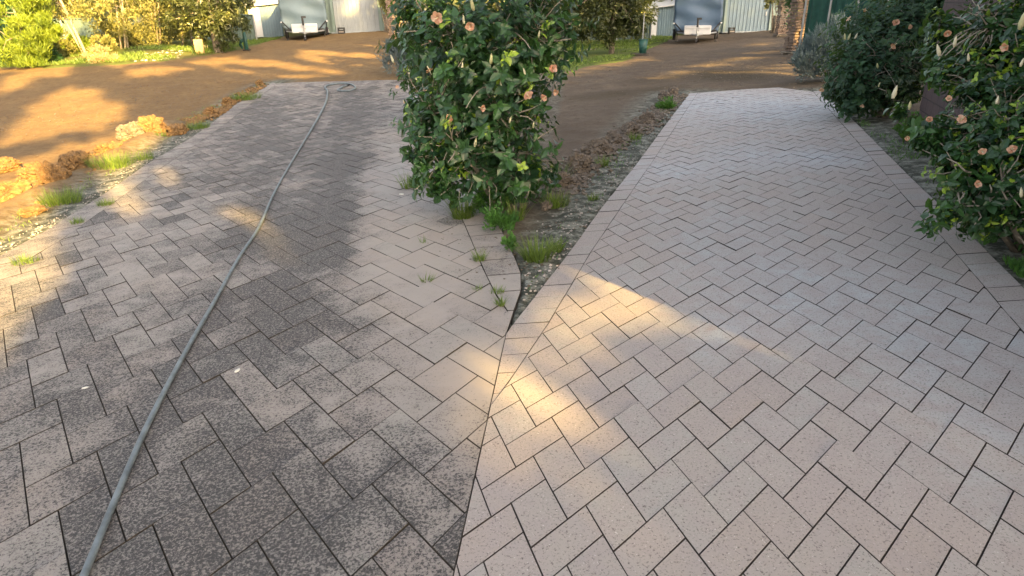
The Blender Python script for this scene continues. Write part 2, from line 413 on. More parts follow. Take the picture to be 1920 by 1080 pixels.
# grime capsules on the uncleaned drive: (pixel a, pixel b, radius m, amount)
ST = [((665, 170), (650, 300), .55, .45), ((650, 300), (625, 480), .38, .62), ((620, 400), (600, 500), .35, .35), ((500, 190), (470, 330), .9, .35),
      ((520, 380), (440, 470), .55, .40), ((560, 440), (520, 560), .45, .35), ((540, 560), (420, 700), .4, .35), ((350, 830), (520, 1080), .32, .55),
      ((330, 1000), (560, 980), .3, .35), ((720, 860), (830, 960), .22, .30), ((60, 620), (200, 820), .6, .10), ((640, 560), (700, 700), .35, .22), ((300, 560), (700, 620), .25, .25)]
STW = [(G2(*a), G2(*b), r, k) for a, b, r, k in ST]
CLN = [(G2(730, 250), G2(760, 480), 0.7, .40), (G2(780, 480), G2(880, 700), 0.62, .55), (G2(420, 500), G2(540, 500), .35, .22), (G2(260, 400), G2(330, 520), 0.6, .18), (G2(700, 330), G2(700, 450), .35, .3)]
def grimeL(x, y):
    g = 0.63
    for a, b, r, k in STW:
        d = capd((x, y), a, b); g += 0.9 * k * math.exp(-(d / r) ** 2)
    for a, b, r, k in CLN:
        d = capd((x, y), a, b); g -= k * math.exp(-(d / r) ** 2)
    return g
HZ_SKYTINT = [(G2(1330, 190), G2(1480, 200), 2.2, .75), (G2(1440, 290), G2(1250, 320), .8, .5), (G2(1330, 610), G2(1360, 640), .14, .5), (G2(1550, 295), G2(1560, 300), .4, .5), (G2(1350, 420), G2(1420, 560), .6, .3), (G2(1700, 560), G2(1900, 800), .8, .35)]  # haze capsules on the washed drive; bluish skylight is put into their colour
def haze_skytintR(x, y):
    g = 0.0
    for a, b, r, k in HZ_SKYTINT:
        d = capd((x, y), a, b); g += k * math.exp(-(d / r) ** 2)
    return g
pl = Pav()
def rL():
    v = rnd.gauss(0, 0.085)
    if rnd.random() < 0.035: v += 0.4
    return v
herring('L', polyL, rL, grimeL, pl, 0.0020)
pl.build('driveway', M['dirty'], M['joint_d'], 'weathered grey herringbone driveway stained black before cleaning')
pb = Pav(); course(LJ, LO, 0.30, pb, 0.002, lambda x, y: grimeL(x, y) * .8)
LRO = [G2(*p) for p in [(790, 150), (925, 400), (960, 470), (975, 505), (982, 530)]] + [RO[-1]]
LR_.append(RO[-1])
course(LR_, LRO, 0.34, pb, 0.003, lambda x, y: 0.25)
pb.build('driveway_border', M['dirty'], M['joint_d'], 'grimy header course edging the weathered driveway')
pr = Pav()
herring('R', polyR, lambda: rnd.gauss(0, 0.05), haze_skytintR, pr, 0.0015)
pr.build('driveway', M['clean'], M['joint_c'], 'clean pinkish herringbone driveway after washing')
pc = Pav(); 
def ycourse(inner, outer, step, pav, gap, grime_skytint, bound=None):
    ip = sorted([(p[1], p[0]) for p in inner]); op = sorted([(p[1], p[0]) for p in outer])
    def xi(t, y):
        if y <= t[0][0]: a, b = t[0], t[1]
        else:
            k = max(i for i in range(len(t)) if t[i][0] <= y); k = min(k, len(t) - 2); a, b = t[k], t[k + 1]
        return a[1] + (b[1] - a[1]) * (y - a[0]) / (b[0] - a[0])
    y = max(ip[-1][0], op[-1][0]); y0 = ip[0][0]
    while y > y0:
        yb = y - step
        q = [(xi(ip, y), y), (xi(op, y), y), (xi(op, yb), yb), (xi(ip, yb), yb)]
        if area(q) < 0: q = q[::-1]
        if bound: q = clip(q, bound)
        pg = rnd.gauss(0, .06)
        if len(q) >= 3: pav.add(q, gap, lambda x, y, pg=pg: grime_skytint(x, y) + pg, rnd.random())
        y = yb
SQ = [SEB, (SEB[0] + 12, SEB[1]), (20, 30), ext(SE0, SE1, 9)]
ycourse(RJ, RO, 0.2, pc, 0.0012, haze_skytintR, SQ); ycourse(RRJ, RRO, 0.2, pc, 0.0012, haze_skytintR)
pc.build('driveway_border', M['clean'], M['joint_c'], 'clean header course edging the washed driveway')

# ------------------------------------------------------------------ ground sheet
def inpoly(X, Y, poly):
    ins = np.zeros(X.shape, bool); n = len(poly)
    for i in range(n):
        x1, y1 = poly[i]; x2, y2 = poly[(i + 1) % n]
        c = ((y1 > Y) != (y2 > Y)) & (X < (x2 - x1) * (Y - y1) / (y2 - y1 + 1e-12) + x1); ins ^= c
    return ins
ys = [-40, -25, -15, -9, -6, -4, -3, -2, -1] + list(np.arange(-0.5, 3, 0.08))
y = 3.0
while y < 160: ys.append(y); y *= 1.0125
us = np.concatenate([np.linspace(-3, -1.3, 12)[:-1], np.linspace(-1.3, 1.3, 420), np.linspace(1.3, 3, 12)[1:]])
YY, UU = np.meshgrid(np.array(ys), us, indexing='ij')
WW = np.maximum(3.0, np.abs(YY) * 0.9 + 1.0); XX = UU * WW
ZZ = np.vectorize(terr)(XX, YY)
allL = LO + [(-4.5, -1.5), SEB, RO[-1]] + LRO[::-1] + far_L
allR = RO + [SEB, (3.5, -1.5)] + RRO[::-1] + far_R[::-1]
inL = inpoly(XX, YY, allL); inR = inpoly(XX, YY, allR); inD = inL | inR
def hashn(X, Y, s, seed=0):
    # value noise
    x = X / s; y = Y / s; xi = np.floor(x).astype(int); yi = np.floor(y).astype(int); fx = x - xi; fy = y - yi
    fx = fx * fx * (3 - 2 * fx); fy = fy * fy * (3 - 2 * fy)
    def h(a, b):
        v = np.sin(a * 127.1 + b * 311.7 + seed * 74.7) * 43758.5453; return v - np.floor(v)
    return (h(xi, yi) * (1 - fx) + h(xi + 1, yi) * fx) * (1 - fy) + (h(xi, yi + 1) * (1 - fx) + h(xi + 1, yi + 1) * fx) * fy
def pdist(X, Y, pl_):
    d = np.full(X.shape, 1e9)
    for (a, b) in zip(pl_[:-1], pl_[1:]):
        vx, vy = b[0] - a[0], b[1] - a[1]; t = np.clip(((X - a[0]) * vx + (Y - a[1]) * vy) / (vx * vx + vy * vy + 1e-9), 0, 1)
        d = np.minimum(d, np.hypot(X - a[0] - t * vx, Y - a[1] - t * vy))
    return d
dL = pdist(XX, YY, LO); dR = pdist(XX, YY, RO)
sandy = np.clip(1.35 - dL / 0.75, 0, 1) * (XX < 0)
sandy = np.maximum(sandy, np.clip(1.6 - dR / (0.30 + 0.035 * YY), 0, 1) * (XX / np.maximum(YY, .1) > -0.05))
sandy = np.maximum(sandy, np.clip(1.4 - pdist(XX, YY, RRO) / 0.8, 0, 1) * 0.9)
bedm = inpoly(XX, YY, [G2(*p) for p in [(760, 150), (800, 260), (875, 400), (935, 500), (955, 580), (995, 400), (1050, 200), (1075, 60), (900, 60)]])
sandy = np.maximum(sandy, bedm * 0.35)
bump_ = (hashn(XX, YY, 0.9) - .5) * 0.05 + (hashn(XX, YY, 0.22, 3) - .5) * 0.035 + (hashn(XX, YY, 0.09, 5) - .5) * 0.018
edge = np.minimum(np.minimum(dL, dR), np.minimum(pdist(XX, YY, RRO), pdist(XX, YY, LR_)))
ef = np.clip(edge / 0.3, 0, 1)
farbump = (hashn(XX, YY, 5.0, 9) - .5) * 0.12 * np.clip((YY - 22) / 10, 0, 1)
ZZ = ZZ - 0.012 + bump_ * ef * np.clip((170 - YY) / 150, 0.2, 1) + farbump
# loose spoil ridge beside the two drives
rid = np.exp(-((dL - 0.95) / 0.28) ** 2) * (XX < -1) * (YY < 15) * 0.10 * (0.4 + hashn(XX, YY, 0.5, 8))
ZZ = ZZ + rid
ZZ = np.where(inD, np.vectorize(terr)(XX, YY) - 0.07, ZZ)
grassy = inpoly(XX, YY, [G2(*p) for p in [(-300, 130), (100, 128), (200, 122), (300, 118), (400, 102), (460, 92), (530, 70), (620, 55), (620, 30), (-300, 30)]]).astype(float) * 0.75
grassy = np.maximum(grassy, inpoly(XX, YY, [G2(*p) for p in [(1020, 140), (1100, 124), (1180, 112), (1205, 95), (1270, 66), (1340, 55), (1340, 35), (980, 35)]]) * 1.0)
grassy = np.where(YY > 60, 0.8, grassy)
grassy = grassy + (hashn(XX, YY, 3.0, 6) - .5) * 0.3 * (grassy > 0)
wet = np.zeros(XX.shape)
for a, b, r, k in [((1350, 135), (1380, 145), 1.1, 1.0), ((1120, 180), (1230, 165), .8, .75), ((1230, 150), (1340, 135), 1.0, .6), ((1450, 160), (1500, 155), .5, .6)]:
    d = pdist(XX, YY, [G2(*a), G2(*b)]); wet = np.maximum(wet, k * np.exp(-(d / r) ** 2))
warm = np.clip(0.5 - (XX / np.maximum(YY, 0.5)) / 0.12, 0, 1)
nr, nc = XX.shape
V_ = np.stack([XX, YY, ZZ], -1).reshape(-1, 3)
idx = np.arange(nr * nc).reshape(nr, nc)
Fq = np.stack([idx[:-1, :-1], idx[:-1, 1:], idx[1:, 1:], idx[1:, :-1]], -1).reshape(-1, 4)
go = mesh_obj('ground', V_.tolist(), [tuple(f) for f in Fq.tolist()], M['ground'], smooth=True)
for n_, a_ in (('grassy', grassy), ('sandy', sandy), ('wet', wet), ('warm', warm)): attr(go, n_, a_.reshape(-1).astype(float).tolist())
tag(go, kind='structure')

# ------------------------------------------------------------------ leaves
class Leaves:
    def __init__(s): s.v = []; s.f = []; s.t = []
    def leaf(s, p, d, n, L, W_, tint, fold=0.25, curl=0.15):
        d = d.normalized(); side = d.cross(n)
        if side.length < 1e-4: side = d.cross(Vector((0.3, 0.5, 0.8)))
        side.normalize(); n = side.cross(d)
        b = len(s.v)
        s.v += [p, p + d * L * .35 + side * W_ * .5 + n * W_ * fold, p + d * L * .5 - n * 0, p + d * L * .35 - side * W_ * .5 + n * W_ * fold,
                p + d * L * .75 + side * W_ * .33 + n * (W_ * fold * .6 - L * curl * .5), p + d * L * .75 - side * W_ * .33 + n * (W_ * fold * .6 - L * curl * .5), p + d * L - n * L * curl]
        s.f += [(b, b + 1, b + 2), (b, b + 2, b + 3), (b + 1, b + 4, b + 2), (b + 2, b + 5, b + 3), (b + 4, b + 6, b + 2), (b + 2, b + 6, b + 5)]
        s.t += [tint] * 7
    def blade(s, p, d, L, W_, tint):   # simple two-triangle leaf
        d = d.normalized(); side = d.cross(Vector((rnd.uniform(-1, 1), rnd.uniform(-1, 1), rnd.uniform(-1, 1))))
        if side.length < 1e-4: return
        side.normalize(); b = len(s.v)
        s.v += [p, p + d * L * .5 + side * W_ * .5, p + d * L, p + d * L * .5 - side * W_ * .5]; s.f.append((b, b + 1, b + 2, b + 3)); s.t += [tint] * 4
    def grassblade(s, p, dirn, L, W_, tint):
        # bending blade, 3 segments
        h = Vector((dirn.x, dirn.y, 0)); side = Vector((-dirn.y, dirn.x, 0))
        if side.length < 1e-3: side = Vector((1, 0, 0))
        side.normalize(); b = len(s.v); q = p.copy(); d = dirn.normalized()
        for k in range(3):
            w = W_ * (1 - k * .3) * .5; s.v += [q - side * w, q + side * w]; q = q + d * L / 3; d = (d + h * .16 + Vector((0, 0, -.10))).normalized()
        s.v.append(q); s.f += [(b, b + 1, b + 3, b + 2), (b + 2, b + 3, b + 5, b + 4), (b + 4, b + 5, b + 6)]; s.t += [tint] * 7
    def petal(s, p, d, n, L, W_, tint):
        d = d.normalized(); side = d.cross(n)
        if side.length < 1e-4: side = d.cross(Vector((.3, .5, .8)))
        side.normalize(); n = side.cross(d); b = len(s.v)
        for t, w, lift in ((0, .12, 0), (.35, .6, .10), (.7, 1.0, .08), (.95, .75, -.06), (1.05, .3, -.14)):
            for k in (-1, 0, 1): s.v.append(p + d * L * t + side * W_ * .5 * w * k + n * (lift * L + (.12 * L * w if k else 0) + rnd.uniform(-.04, .04) * L))
        for i in range(4):
            for k in (0, 1): q = b + i * 3 + k; s.f.append((q, q + 1, q + 4, q + 3))
        s.t += [tint] * 15
    def build(s, name, mat, parent=None):
        o = mesh_obj(name, s.v, s.f, mat, parent); attr(o, 'tint', s.t); return o
def rv(r=rnd):
    while True:
        v = Vector((r.uniform(-1, 1), r.uniform(-1, 1), r.uniform(-1, 1)))
        if 0.05 < v.length < 1: return v
def flower(root, p, size, face, kind='petal', local=Vector()):
    L = Leaves(); p = p - local; face = face.normalized()
    a = face.cross(Vector((0, 0, 1)));
    if a.length < .1: a = Vector((1, 0, 0))
    a.normalize(); b = face.cross(a)
    opn = rnd.uniform(0.35, 0.8)
    for k in range(5):
        an = k * 2 * math.pi / 5 + rnd.uniform(-.15, .15); rad = a * math.cos(an) + b * math.sin(an)
        d = face * (1.1 - opn) + rad * opn
        L.petal(p, d, face, size * rnd.uniform(.4, .62), size * .52, rnd.random())
    o = L.build('flower', M['petal'], root)
    mb = MB(); mb.tube([p - face * size * .3, p + face * size * .9], [.006, .002], 5)
    n = mb.build('stamen', M['bud'], o); attr(n, 'tint', [0.5] * len(n.data.vertices))
def bud(root, p, size, local=Vector()):
    p = p - local; d = (Vector((rnd.uniform(-.4, .4), rnd.uniform(-.4, .4), 1))).normalized()
    mb = MB(); mb.tube([p, p + d * size * .3, p + d * size * .7, p + d * size], [size * .10, size * .17, size * .12, size * .02], 7)
    o = mb.build('bud', M['bud'], root, smooth=True); attr(o, 'tint', [rnd.random()] * len(o.data.vertices))
def hibiscus(name, base, lobes, ntips, leafL, mat, label, group, flowers, buds, seed, stems=7, rosette=(6, 9), bright=0.12):
    # lobes: (centre Vector, radius, (rx,ry,rz) ratios)
    global rnd
    keep = rnd; rnd = random.Random(seed)
    root = empty(name, base); tag(root, label, 'bush', group)
    loc = Vector(base)
    st = MB(); fol = Leaves(); tw = MB()
    w = [l[1] ** 2 for l in lobes]; heads = []
    for i in range(stems):
        l = rnd.choices(lobes, w)[0]; tgt = l[0] + rv() * l[1] * .5
        b0 = loc + Vector((rnd.uniform(-.12, .12), rnd.uniform(-.12, .12), -0.03))
        mid = b0.lerp(tgt, .5) + Vector((rnd.uniform(-.15, .15), rnd.uniform(-.15, .15), rnd.uniform(0, .15)))
        pts = [b0, b0.lerp(mid, .5) + rv() * .04, mid, mid.lerp(tgt, .5) + rv() * .05, tgt]
        st.tube([p - loc for p in pts], [.022, .018, .014, .010, .006], 6); heads += pts[2:]
    st.build('stem', M['bark'], root, True)
    for i in range(ntips):
        l = rnd.choices(lobes, w)[0]
        u = rv(); u = u.normalized() * (abs(rnd.gauss(.88, .25)) if rnd.random() < .8 else rnd.random() * .8)
        p = l[0] + Vector((u.x * l[2][0], u.y * l[2][1], u.z * l[2][2])) * l[1]
        if p.z < terr(p.x, p.y) + .06: continue
        h = min(heads[:], key=lambda q: (q - p).length_squared)
        out = (p - l[0]); out = (out.normalized() if out.length > 1e-3 else Vector((0, 0, 1))) + Vector((0, 0, .35)) + rv() * .35; out.normalize()
        if rnd.random() < .55 and (h - p).length < leafL * 6:
            a = h.lerp(p, .35) + rv() * .05; tw.tube([a - loc, a.lerp(p, .6) + rv() * .03 - loc, p - loc], [.0055, .004, .0028], 4, False)
        young = rnd.random() < bright
        base_t = rnd.uniform(.86, 1.0) if young else rnd.uniform(0, .75)
        nl = rnd.randint(*rosette); ax = out.orthogonal().normalized(); bx = out.cross(ax)
        for k in range(nl):
            an = k * 2.4 + rnd.uniform(-.3, .3); spread = rnd.uniform(.5, 1.5)
            d = (ax * math.cos(an) + bx * math.sin(an)) * spread + out * rnd.uniform(.1, .7) + Vector((0, 0, -.15))
            q = p - out * (k * leafL * .22)
            LL = leafL * rnd.choice((.55, .75, .9, 1.05, 1.3)) * rnd.uniform(.85, 1.15) * (.7 if young else 1)
            fol.leaf(q - loc, d, out, LL, LL * rnd.uniform(.5, .68), min(1, max(0, base_t + rnd.uniform(-.12, .12))), rnd.uniform(.05, .3), rnd.uniform(0, .3))
    for i in range(ntips // 60):
        l = rnd.choices(lobes, w)[0]; a = l[0] + rv() * l[1] * .4; u = ((CAM - l[0]).normalized() * .5 + rv()).normalized(); e = l[0] + u * l[1] * 1.12
        if e.z < terr(e.x, e.y) + .1: continue
        mdl = a.lerp(e, .5) + rv() * .06; tw.tube([a - loc, a.lerp(mdl, .5) + rv() * .02 - loc, mdl - loc, mdl.lerp(e, .5) + rv() * .03 - loc, e - loc], [.010, .008, .0065, .005, .003], 5)
    tw.build('twig', M['twig'], root)
    fol.build('foliage', M[mat], root)
    for (p, s) in flowers: flower(root, p, s, (CAM - p).normalized() * .6 + rv() * .7 + Vector((0, 0, -.1)), local=loc)
    for (p, s) in buds: bud(root, p, s, loc)
    rnd = keep; return root
def lobe(px, py, Y, rpx, sx=1, sy=1, sz=1):
    return (at(px, py, Y), rpx * Y * 1.09 / F, (sx, sy, sz))
# --- bush between the two drives (near part)
base = G(955, 392); Yb = base.y
print('bush base', base)
lobesA = [lobe(768, 288, Yb, 17), lobe(778, 238, Yb, 18), lobe(775, 195, Yb, 14), lobe(1062, 40, Yb + .2, 22), lobe(770, 20, Yb + .2, 30), lobe(820, 350, Yb - .1, 22), lobe(935, 290, Yb, 98), lobe(812, 268, Yb - .15, 52), lobe(800, 215, Yb, 45), lobe(830, 330, Yb - .15, 45), lobe(1000, 320, Yb, 45), lobe(1030, 90, Yb, 32), lobe(790, 300, Yb - .1, 30), lobe(900, 190, Yb - .1, 100), lobe(965, 110, Yb + .1, 88), lobe(870, 250, Yb - .2, 75), lobe(925, 60, Yb + .1, 110), lobe(845, 300, Yb - .1, 50),
          lobe(1000, 20, Yb + .2, 75), lobe(860, 110, Yb, 90), lobe(960, 340, Yb + .05, 42), lobe(820, 60, Yb + .3, 75), lobe(985, 200, Yb + .1, 48)]
Yf = Yb - .55
flA = [(at(x, y, Yf + dy), s) for x, y, s, dy in [(823, 32, .11, 0), (881, 46, .11, 0), (901, 202, .085, -.1), (838, 222, .085, 0), (991, 182, .095, .1), (1016, 187, .08, .1), (1036, 131, .085, .2), (803, 128, .07, .1), (1043, 172, .07, .2)]]
bdA = [(at(x, y, Yf + .05), s) for x, y, s in [(890, 275, .085), (866, 130, .06), (920, 120, .09), (985, 140, .06), (888, 20, .10), (940, 165, .06), (870, 45, .07), (1010, 70, .06), (955, 230, .06), (1000, 240, .06)]]
hibiscus('hibiscus_bush', base, lobesA, 1350, .09, 'hib', 'big dark green bush with peach flowers standing between the stained drive and the washed drive', 'flowering bushes along the drives', flA, bdA, 11, 12)
# --- same hedge further on, along the stained drive
b2 = G(835, 235); Y2 = b2.y
lobesB = [lobe(820, 155, Y2, 58), lobe(812, 100, Y2, 48), lobe(850, 120, Y2, 60), lobe(812, 60, Y2 + .5, 38), lobe(775, 140, Y2 + .5, 24), lobe(840, 190, Y2 - .3, 42)]
flB = [(at(x, y, Y2 - .9), s) for x, y, s in [(800, 170, .10), (815, 177, .12), (833, 163, .12), (780, 27, .10), (745, 164, .08), (757, 190, .08), (803, 73, .10)]]
bdB = [(at(x, y, Y2 - .9), s) for x, y, s in [(738, 118, .14), (768, 142, .11), (781, 150, .09), (798, 22, .12)]]
hibiscus('hibiscus_bush', b2, lobesB, 900, .10, 'hib', 'smaller flowering bush behind the big one, leaning over the stained drive', 'flowering bushes along the drives', flB, bdB, 12, 8)
# --- right edge, near
b3 = G(1935, 470); Y3 = b3.y
lobesC = [lobe(1890, 330, Y3, 85), lobe(1850, 380, Y3 - .1, 60), lobe(1900, 220, Y3 + .2, 75), lobe(1805, 320, Y3, 52), lobe(1790, 275, Y3 + .2, 45), lobe(1780, 395, Y3 - .3, 28), lobe(1905, 400, Y3 + .05, 60), lobe(1850, 250, Y3 + .2, 60),
          lobe(1745, 425, Y3 - .4, 16), lobe(1905, 110, Y3 + .5, 62), lobe(1690, 210, Y3 + .7, 14), lobe(1715, 235, Y3 + .7, 14), lobe(1775, 60, Y3 + 1.1, 40), lobe(1768, 110, Y3 + 1.0, 32), lobe(1775, 140, Y3 + .7, 34), lobe(1850, 160, Y3 + .5, 55), lobe(1830, 100, Y3 + .7, 34), lobe(1880, 40, Y3 + .7, 50), lobe(1740, 250, Y3 + .3, 30), lobe(1960, 60, Y3 + .6, 70)]
Yg = Y3 - .35
flC = [(at(x, y, Yg + d), s) for x, y, s, d in [(1776, 62, .07, .6), (1779, 186, .05, .2), (1742, 226, .06, .4), (1801, 226, .06, 0), (1841, 283, .045, -.1), (1896, 280, .055, -.1), (1832, 345, .05, -.2), (1701, 258, .045, .3), (1886, 88, .05, .1)]]
bdC = [(at(x, y, Yg + d), s) for x, y, s, d in [(1674, 185, .09, .5), (1762, 105, .075, .4), (1789, 88, .065, .3), (1912, 55, .10, 0), (1705, 205, .06, .4), (1868, 195, .05, 0), (1913, 125, .05, 0), (1816, 115, .05, .2), (1915, 370, .06, -.2)]]
hibiscus('hibiscus_bush', b3, lobesC, 1900, .066, 'hib', 'flowering bush overhanging the border of the washed drive at the right edge', 'flowering bushes along the drives', flC, bdC, 13, 9, bright=.2)
# --- right, middle distance: fine leaved dark shrub
b4 = G(1655, 215); Y4 = b4.y
lobesD = [lobe(1650, 120, Y4, 68), lobe(1620, 160, Y4 - .2, 52), lobe(1700, 60, Y4 + .5, 75), lobe(1600, 190, Y4 - .4, 26), lobe(1640, 60, Y4 + .6, 55), lobe(1750, 40, Y4 + .6, 66), lobe(1790, 0, Y4 + .3, 50), lobe(1730, 120, Y4 + .3, 40), lobe(1590, 130, Y4, 40), lobe(1690, 150, Y4, 50), lobe(1560, 170, Y4 + .3, 18)]
flD = [(at(x, y, Y4 - .9), s) for x, y, s in [(1682, 44, .12), (1708, 51, .09), (1678, 84, .12), (1617, 197, .07), (1593, 36, .07), (1542, 168, .07), (1620, 18, .06)]]
bdD = [(at(x, y, Y4 - .9), s) for x, y, s in [(1584, 75, .09), (1590, 74, .09), (1646, 128, .08), (1603, 73, .08), (1647, 163, .07)]]
hibiscus('hibiscus_bush', b4, lobesD, 3000, .085, 'conif', 'dense dark shrub with a few peach flowers beside the far end of the washed drive', 'flowering bushes along the drives', flD, bdD, 14, 9, (6, 9), 0.0)

def cloud_bush(name, base, lobes, n, L, Wd, mat, label, cat, group=None, seed=1, up=.6, stems=6, stemr=.02, sm='bark', inner=.6, parts=('stem', 'foliage')):
    r = random.Random(seed); global rnd; keep = rnd; rnd = r
    root = empty(name, base); tag(root, label, cat, group); loc = Vector(base)
    st = MB(); fol = Leaves(); w = [l[1] ** 2 for l in lobes]
    # clump centres
    cl = []
    for i in range(max(30, n // 45)):
        l = r.choices(lobes, w)[0]; u = rv().normalized() * (inner + (1 - inner) * r.random() + r.gauss(0, .06))
        cl.append((l[0] + Vector((u.x * l[2][0], u.y * l[2][1], u.z * l[2][2])) * l[1], l[1] * r.uniform(.12, .3), r.random(), l[0]))
    for i in range(stems):
        c = r.choice(cl); b0 = loc + Vector((r.uniform(-.1, .1), r.uniform(-.1, .1), -.05)) * (stemr * 20); mid = b0.lerp(c[0], .5) + rv() * c[1]
        st.tube([b0 - loc, mid - loc, c[0] - loc], [stemr, stemr * .7, stemr * .3], 6)
    st.build(parts[0], M[sm], root, True)
    for i in range(n):
        c = r.choice(cl); p = c[0] + rv() * c[1]
        g = terr(p.x, p.y)
        if p.z < g + .02: p.z = g + .02 + r.random() * .2
        d = (p - c[3]).normalized() * .7 + Vector((0, 0, up)) + rv() * .8
        fol.blade(p - loc, d, L * r.uniform(.6, 1.3), Wd * r.uniform(.7, 1.3), min(1, max(0, c[2] * .6 + r.random() * .45)))
    fol.build(parts[1], M[mat], root); rnd = keep; return root
# lavender, both drives
b5 = G(748, 142); Y5 = b5.y
cloud_bush('lavender_bush', b5, [lobe(745, 110, Y5, 26), lobe(757, 88, Y5, 26), lobe(770, 112, Y5, 26), lobe(778, 75, Y5, 22)], 9000, .16, .018, 'lav', 'silver blue lavender bush behind the flowering bushes of the stained drive', 'bush', 'lavender bushes', 21, .9, 8, .02)
b6 = G(1545, 152); Y6 = b6.y
cloud_bush('lavender_bush', b6, [lobe(1520, 115, Y6, 28), lobe(1545, 95, Y6, 36), lobe(1575, 80, Y6, 34), lobe(1560, 125, Y6, 32), lobe(1590, 110, Y6, 26)], 13000, .15, .016, 'lav', 'silver blue lavender bush at the far right corner of the washed drive', 'bush', 'lavender bushes', 22, .9, 10, .02)
# green low leafy weeds under bushes
def groundcover(px, py, rpx, n, L, mat, label, seed, hgt=.25, group='leafy weeds'):
    g = G(px, py); r_ = rpx * g.y / F
    cloud_bush('leafy_weed', g, [(g + Vector((0, 0, hgt * .4)), r_, (1.0, .9, hgt / max(r_, .01) * .7))], n, L, L * .45, mat, label, 'weed', group, seed, .8, 4, .004, 'twig', .1)
groundcover(915, 398, 46, 1700, .045, 'weed', 'low bright green leafy weed under the big bush, right of the tall grass', 31, .32)
groundcover(930, 350, 34, 1100, .045, 'weed', 'leafy weed growing up into the foot of the big bush', 32, .35)
groundcover(940, 432, 36, 1200, .04, 'weed', 'clover like weed spilling onto the stained drive near its edge', 33, .18)
groundcover(955, 470, 12, 260, .04, 'weed', 'little round weed on the edge between the drives', 34, .12)
groundcover(1710, 262, 36, 1300, .05, 'weed', 'leafy green weed patch at the border of the washed drive', 35, .25)
groundcover(1850, 430, 60, 1500, .035, 'weed', 'weed patch under the overhanging bush at the right edge', 36, .16)
groundcover(790, 350, 22, 500, .05, 'hib', 'dark leafy weed at the left foot of the big bush', 37, .2)
groundcover(1250, 205, 22, 900, .05, 'weed', 'green weed strip near the far left corner of the washed drive', 38, .12)
# ------------------------------------------------------------------ grass tufts
def tuft(px, py, rpx, n, hgt, label, seed, mat='grass', lo=.5):
    r = random.Random(seed); g = G(px, py); R_ = rpx * g.y / F; L = Leaves()
    for i in range(n):
        a = r.uniform(0, 6.283); q = R_ * math.sqrt(r.random()); x = q * math.cos(a); y_ = q * math.sin(a) * .8
        p = Vector((x, y_, terr(g.x + x, g.y + y_) - g.z - .01))
        d = Vector((math.cos(a) * .5 + r.uniform(-.4, .4), math.sin(a) * .5 + r.uniform(-.4, .4), 1.1))
        L.grassblade(p, d, hgt * r.uniform(lo, 1.25), .0045 + hgt * .02, min(1, r.random()))
    o = L.build('grass_tuft', M[mat]); o.location = g
    tag(o, label, 'grass', 'grass tufts beside the drives'); return o
T = [(212, 312, 40, 420, .26, 'sunlit grass tuft among the yellow clods left of the stained drive'),
     (118, 380, 36, 380, .22, 'dark green grass tuft half in shade beside the stained drive border'),
     (272, 298, 16, 140, .16, 'small sunlit tuft beside the stained drive border, near the round orange clod'),
     (303, 258, 10, 100, .16, 'tiny tuft right below the round orange clod'),
     (372, 240, 22, 260, .18, 'grass tuft on pale sand halfway along the stained drive'),
     (462, 186, 26, 420, .22, 'wide green tuft near the far left corner of the stained drive'),
     (198, 384, 15, 150, .10, 'dense green cushion of grass on the stained border course'),
     (145, 418, 13, 110, .09, 'little green cushion of grass on the border, nearer than its neighbour'),
     (48, 492, 24, 150, .09, 'thin low grass in the border joint at the left edge'),
     (768, 352, 16, 90, .24, 'upright grass at the left foot of the big bush'),
     (868, 408, 20, 170, .26, 'tall bright grass clump in front of the big bush'),
     (899, 488, 11, 80, .11, 'small grass tuft in the edge joint of the stained drive'),
     (800, 526, 13, 45, .07, 'sparse sprout of grass in a joint of the stained drive'),
     (793, 455, 7, 16, .07, 'few thin blades in a joint in front of the tall grass clump'),
     (895, 543, 8, 30, .05, 'tiny sprout left of the edge joint of the stained drive'),
     (932, 548, 14, 70, .06, 'low sprout on the edge joint of the stained drive'),
     (938, 572, 9, 60, .08, 'little bright tuft where the stained drive meets the washed one'),
     (968, 412, 14, 60, .28, 'long bladed grass at the right foot of the big bush'),
     (1008, 486, 26, 240, .20, 'thick grass tuft on the dark soil beside the washed border'),
     (1042, 470, 14, 110, .13, 'grass tuft close to the washed border course'),
     (1040, 345, 20, 140, .26, 'upright grass tuft right of the big bush by the brown clods'),
     (1040, 385, 26, 260, .18, 'green grass patch on the dark soil right of the big bush'),
     (1130, 310, 11, 110, .15, 'single tuft among the brown clods beside the washed drive'),
     (1112, 375, 9, 80, .10, 'small tuft on pale sand beside the washed drive'),
     (1190, 262, 12, 110, .14, 'tuft further along the verge of the washed drive')]
for i, (px, py, rp, n, h, lab) in enumerate(T): tuft(px, py, rp, n, h, lab, 100 + i)

def green_stuff(name, polys, n, hgt, mat, label, seed, w=.012, wild=.6):
    r = random.Random(seed); L = Leaves()
    for pts in polys:
        ws = [G(*q) for q in pts]; x0, x1 = min(p.x for p in ws), max(p.x for p in ws); y0, y1 = min(p.y for p in ws), max(p.y for p in ws)
        k = 0; X = np.array([r.uniform(x0, x1) for _ in range(n * 3)]); Y = np.array([r.uniform(y0, y1) for _ in range(n * 3)])
        ok = inpoly(X, Y, [(p.x, p.y) for p in ws]) & (hashn(X, Y, .35 if hgt < .12 else 1.5, seed) > .45)
        for x, y in list(zip(X[ok], Y[ok]))[:n]:
            L.blade(Vector((x, y, terr(x, y) + .006)), Vector((r.uniform(-wild, wild), r.uniform(-wild, wild), .8)), hgt * r.uniform(.4, 1.3), w * r.uniform(.7, 1.3), r.random())
    o = L.build(name, M[mat]); tag(o, label, kind='stuff')
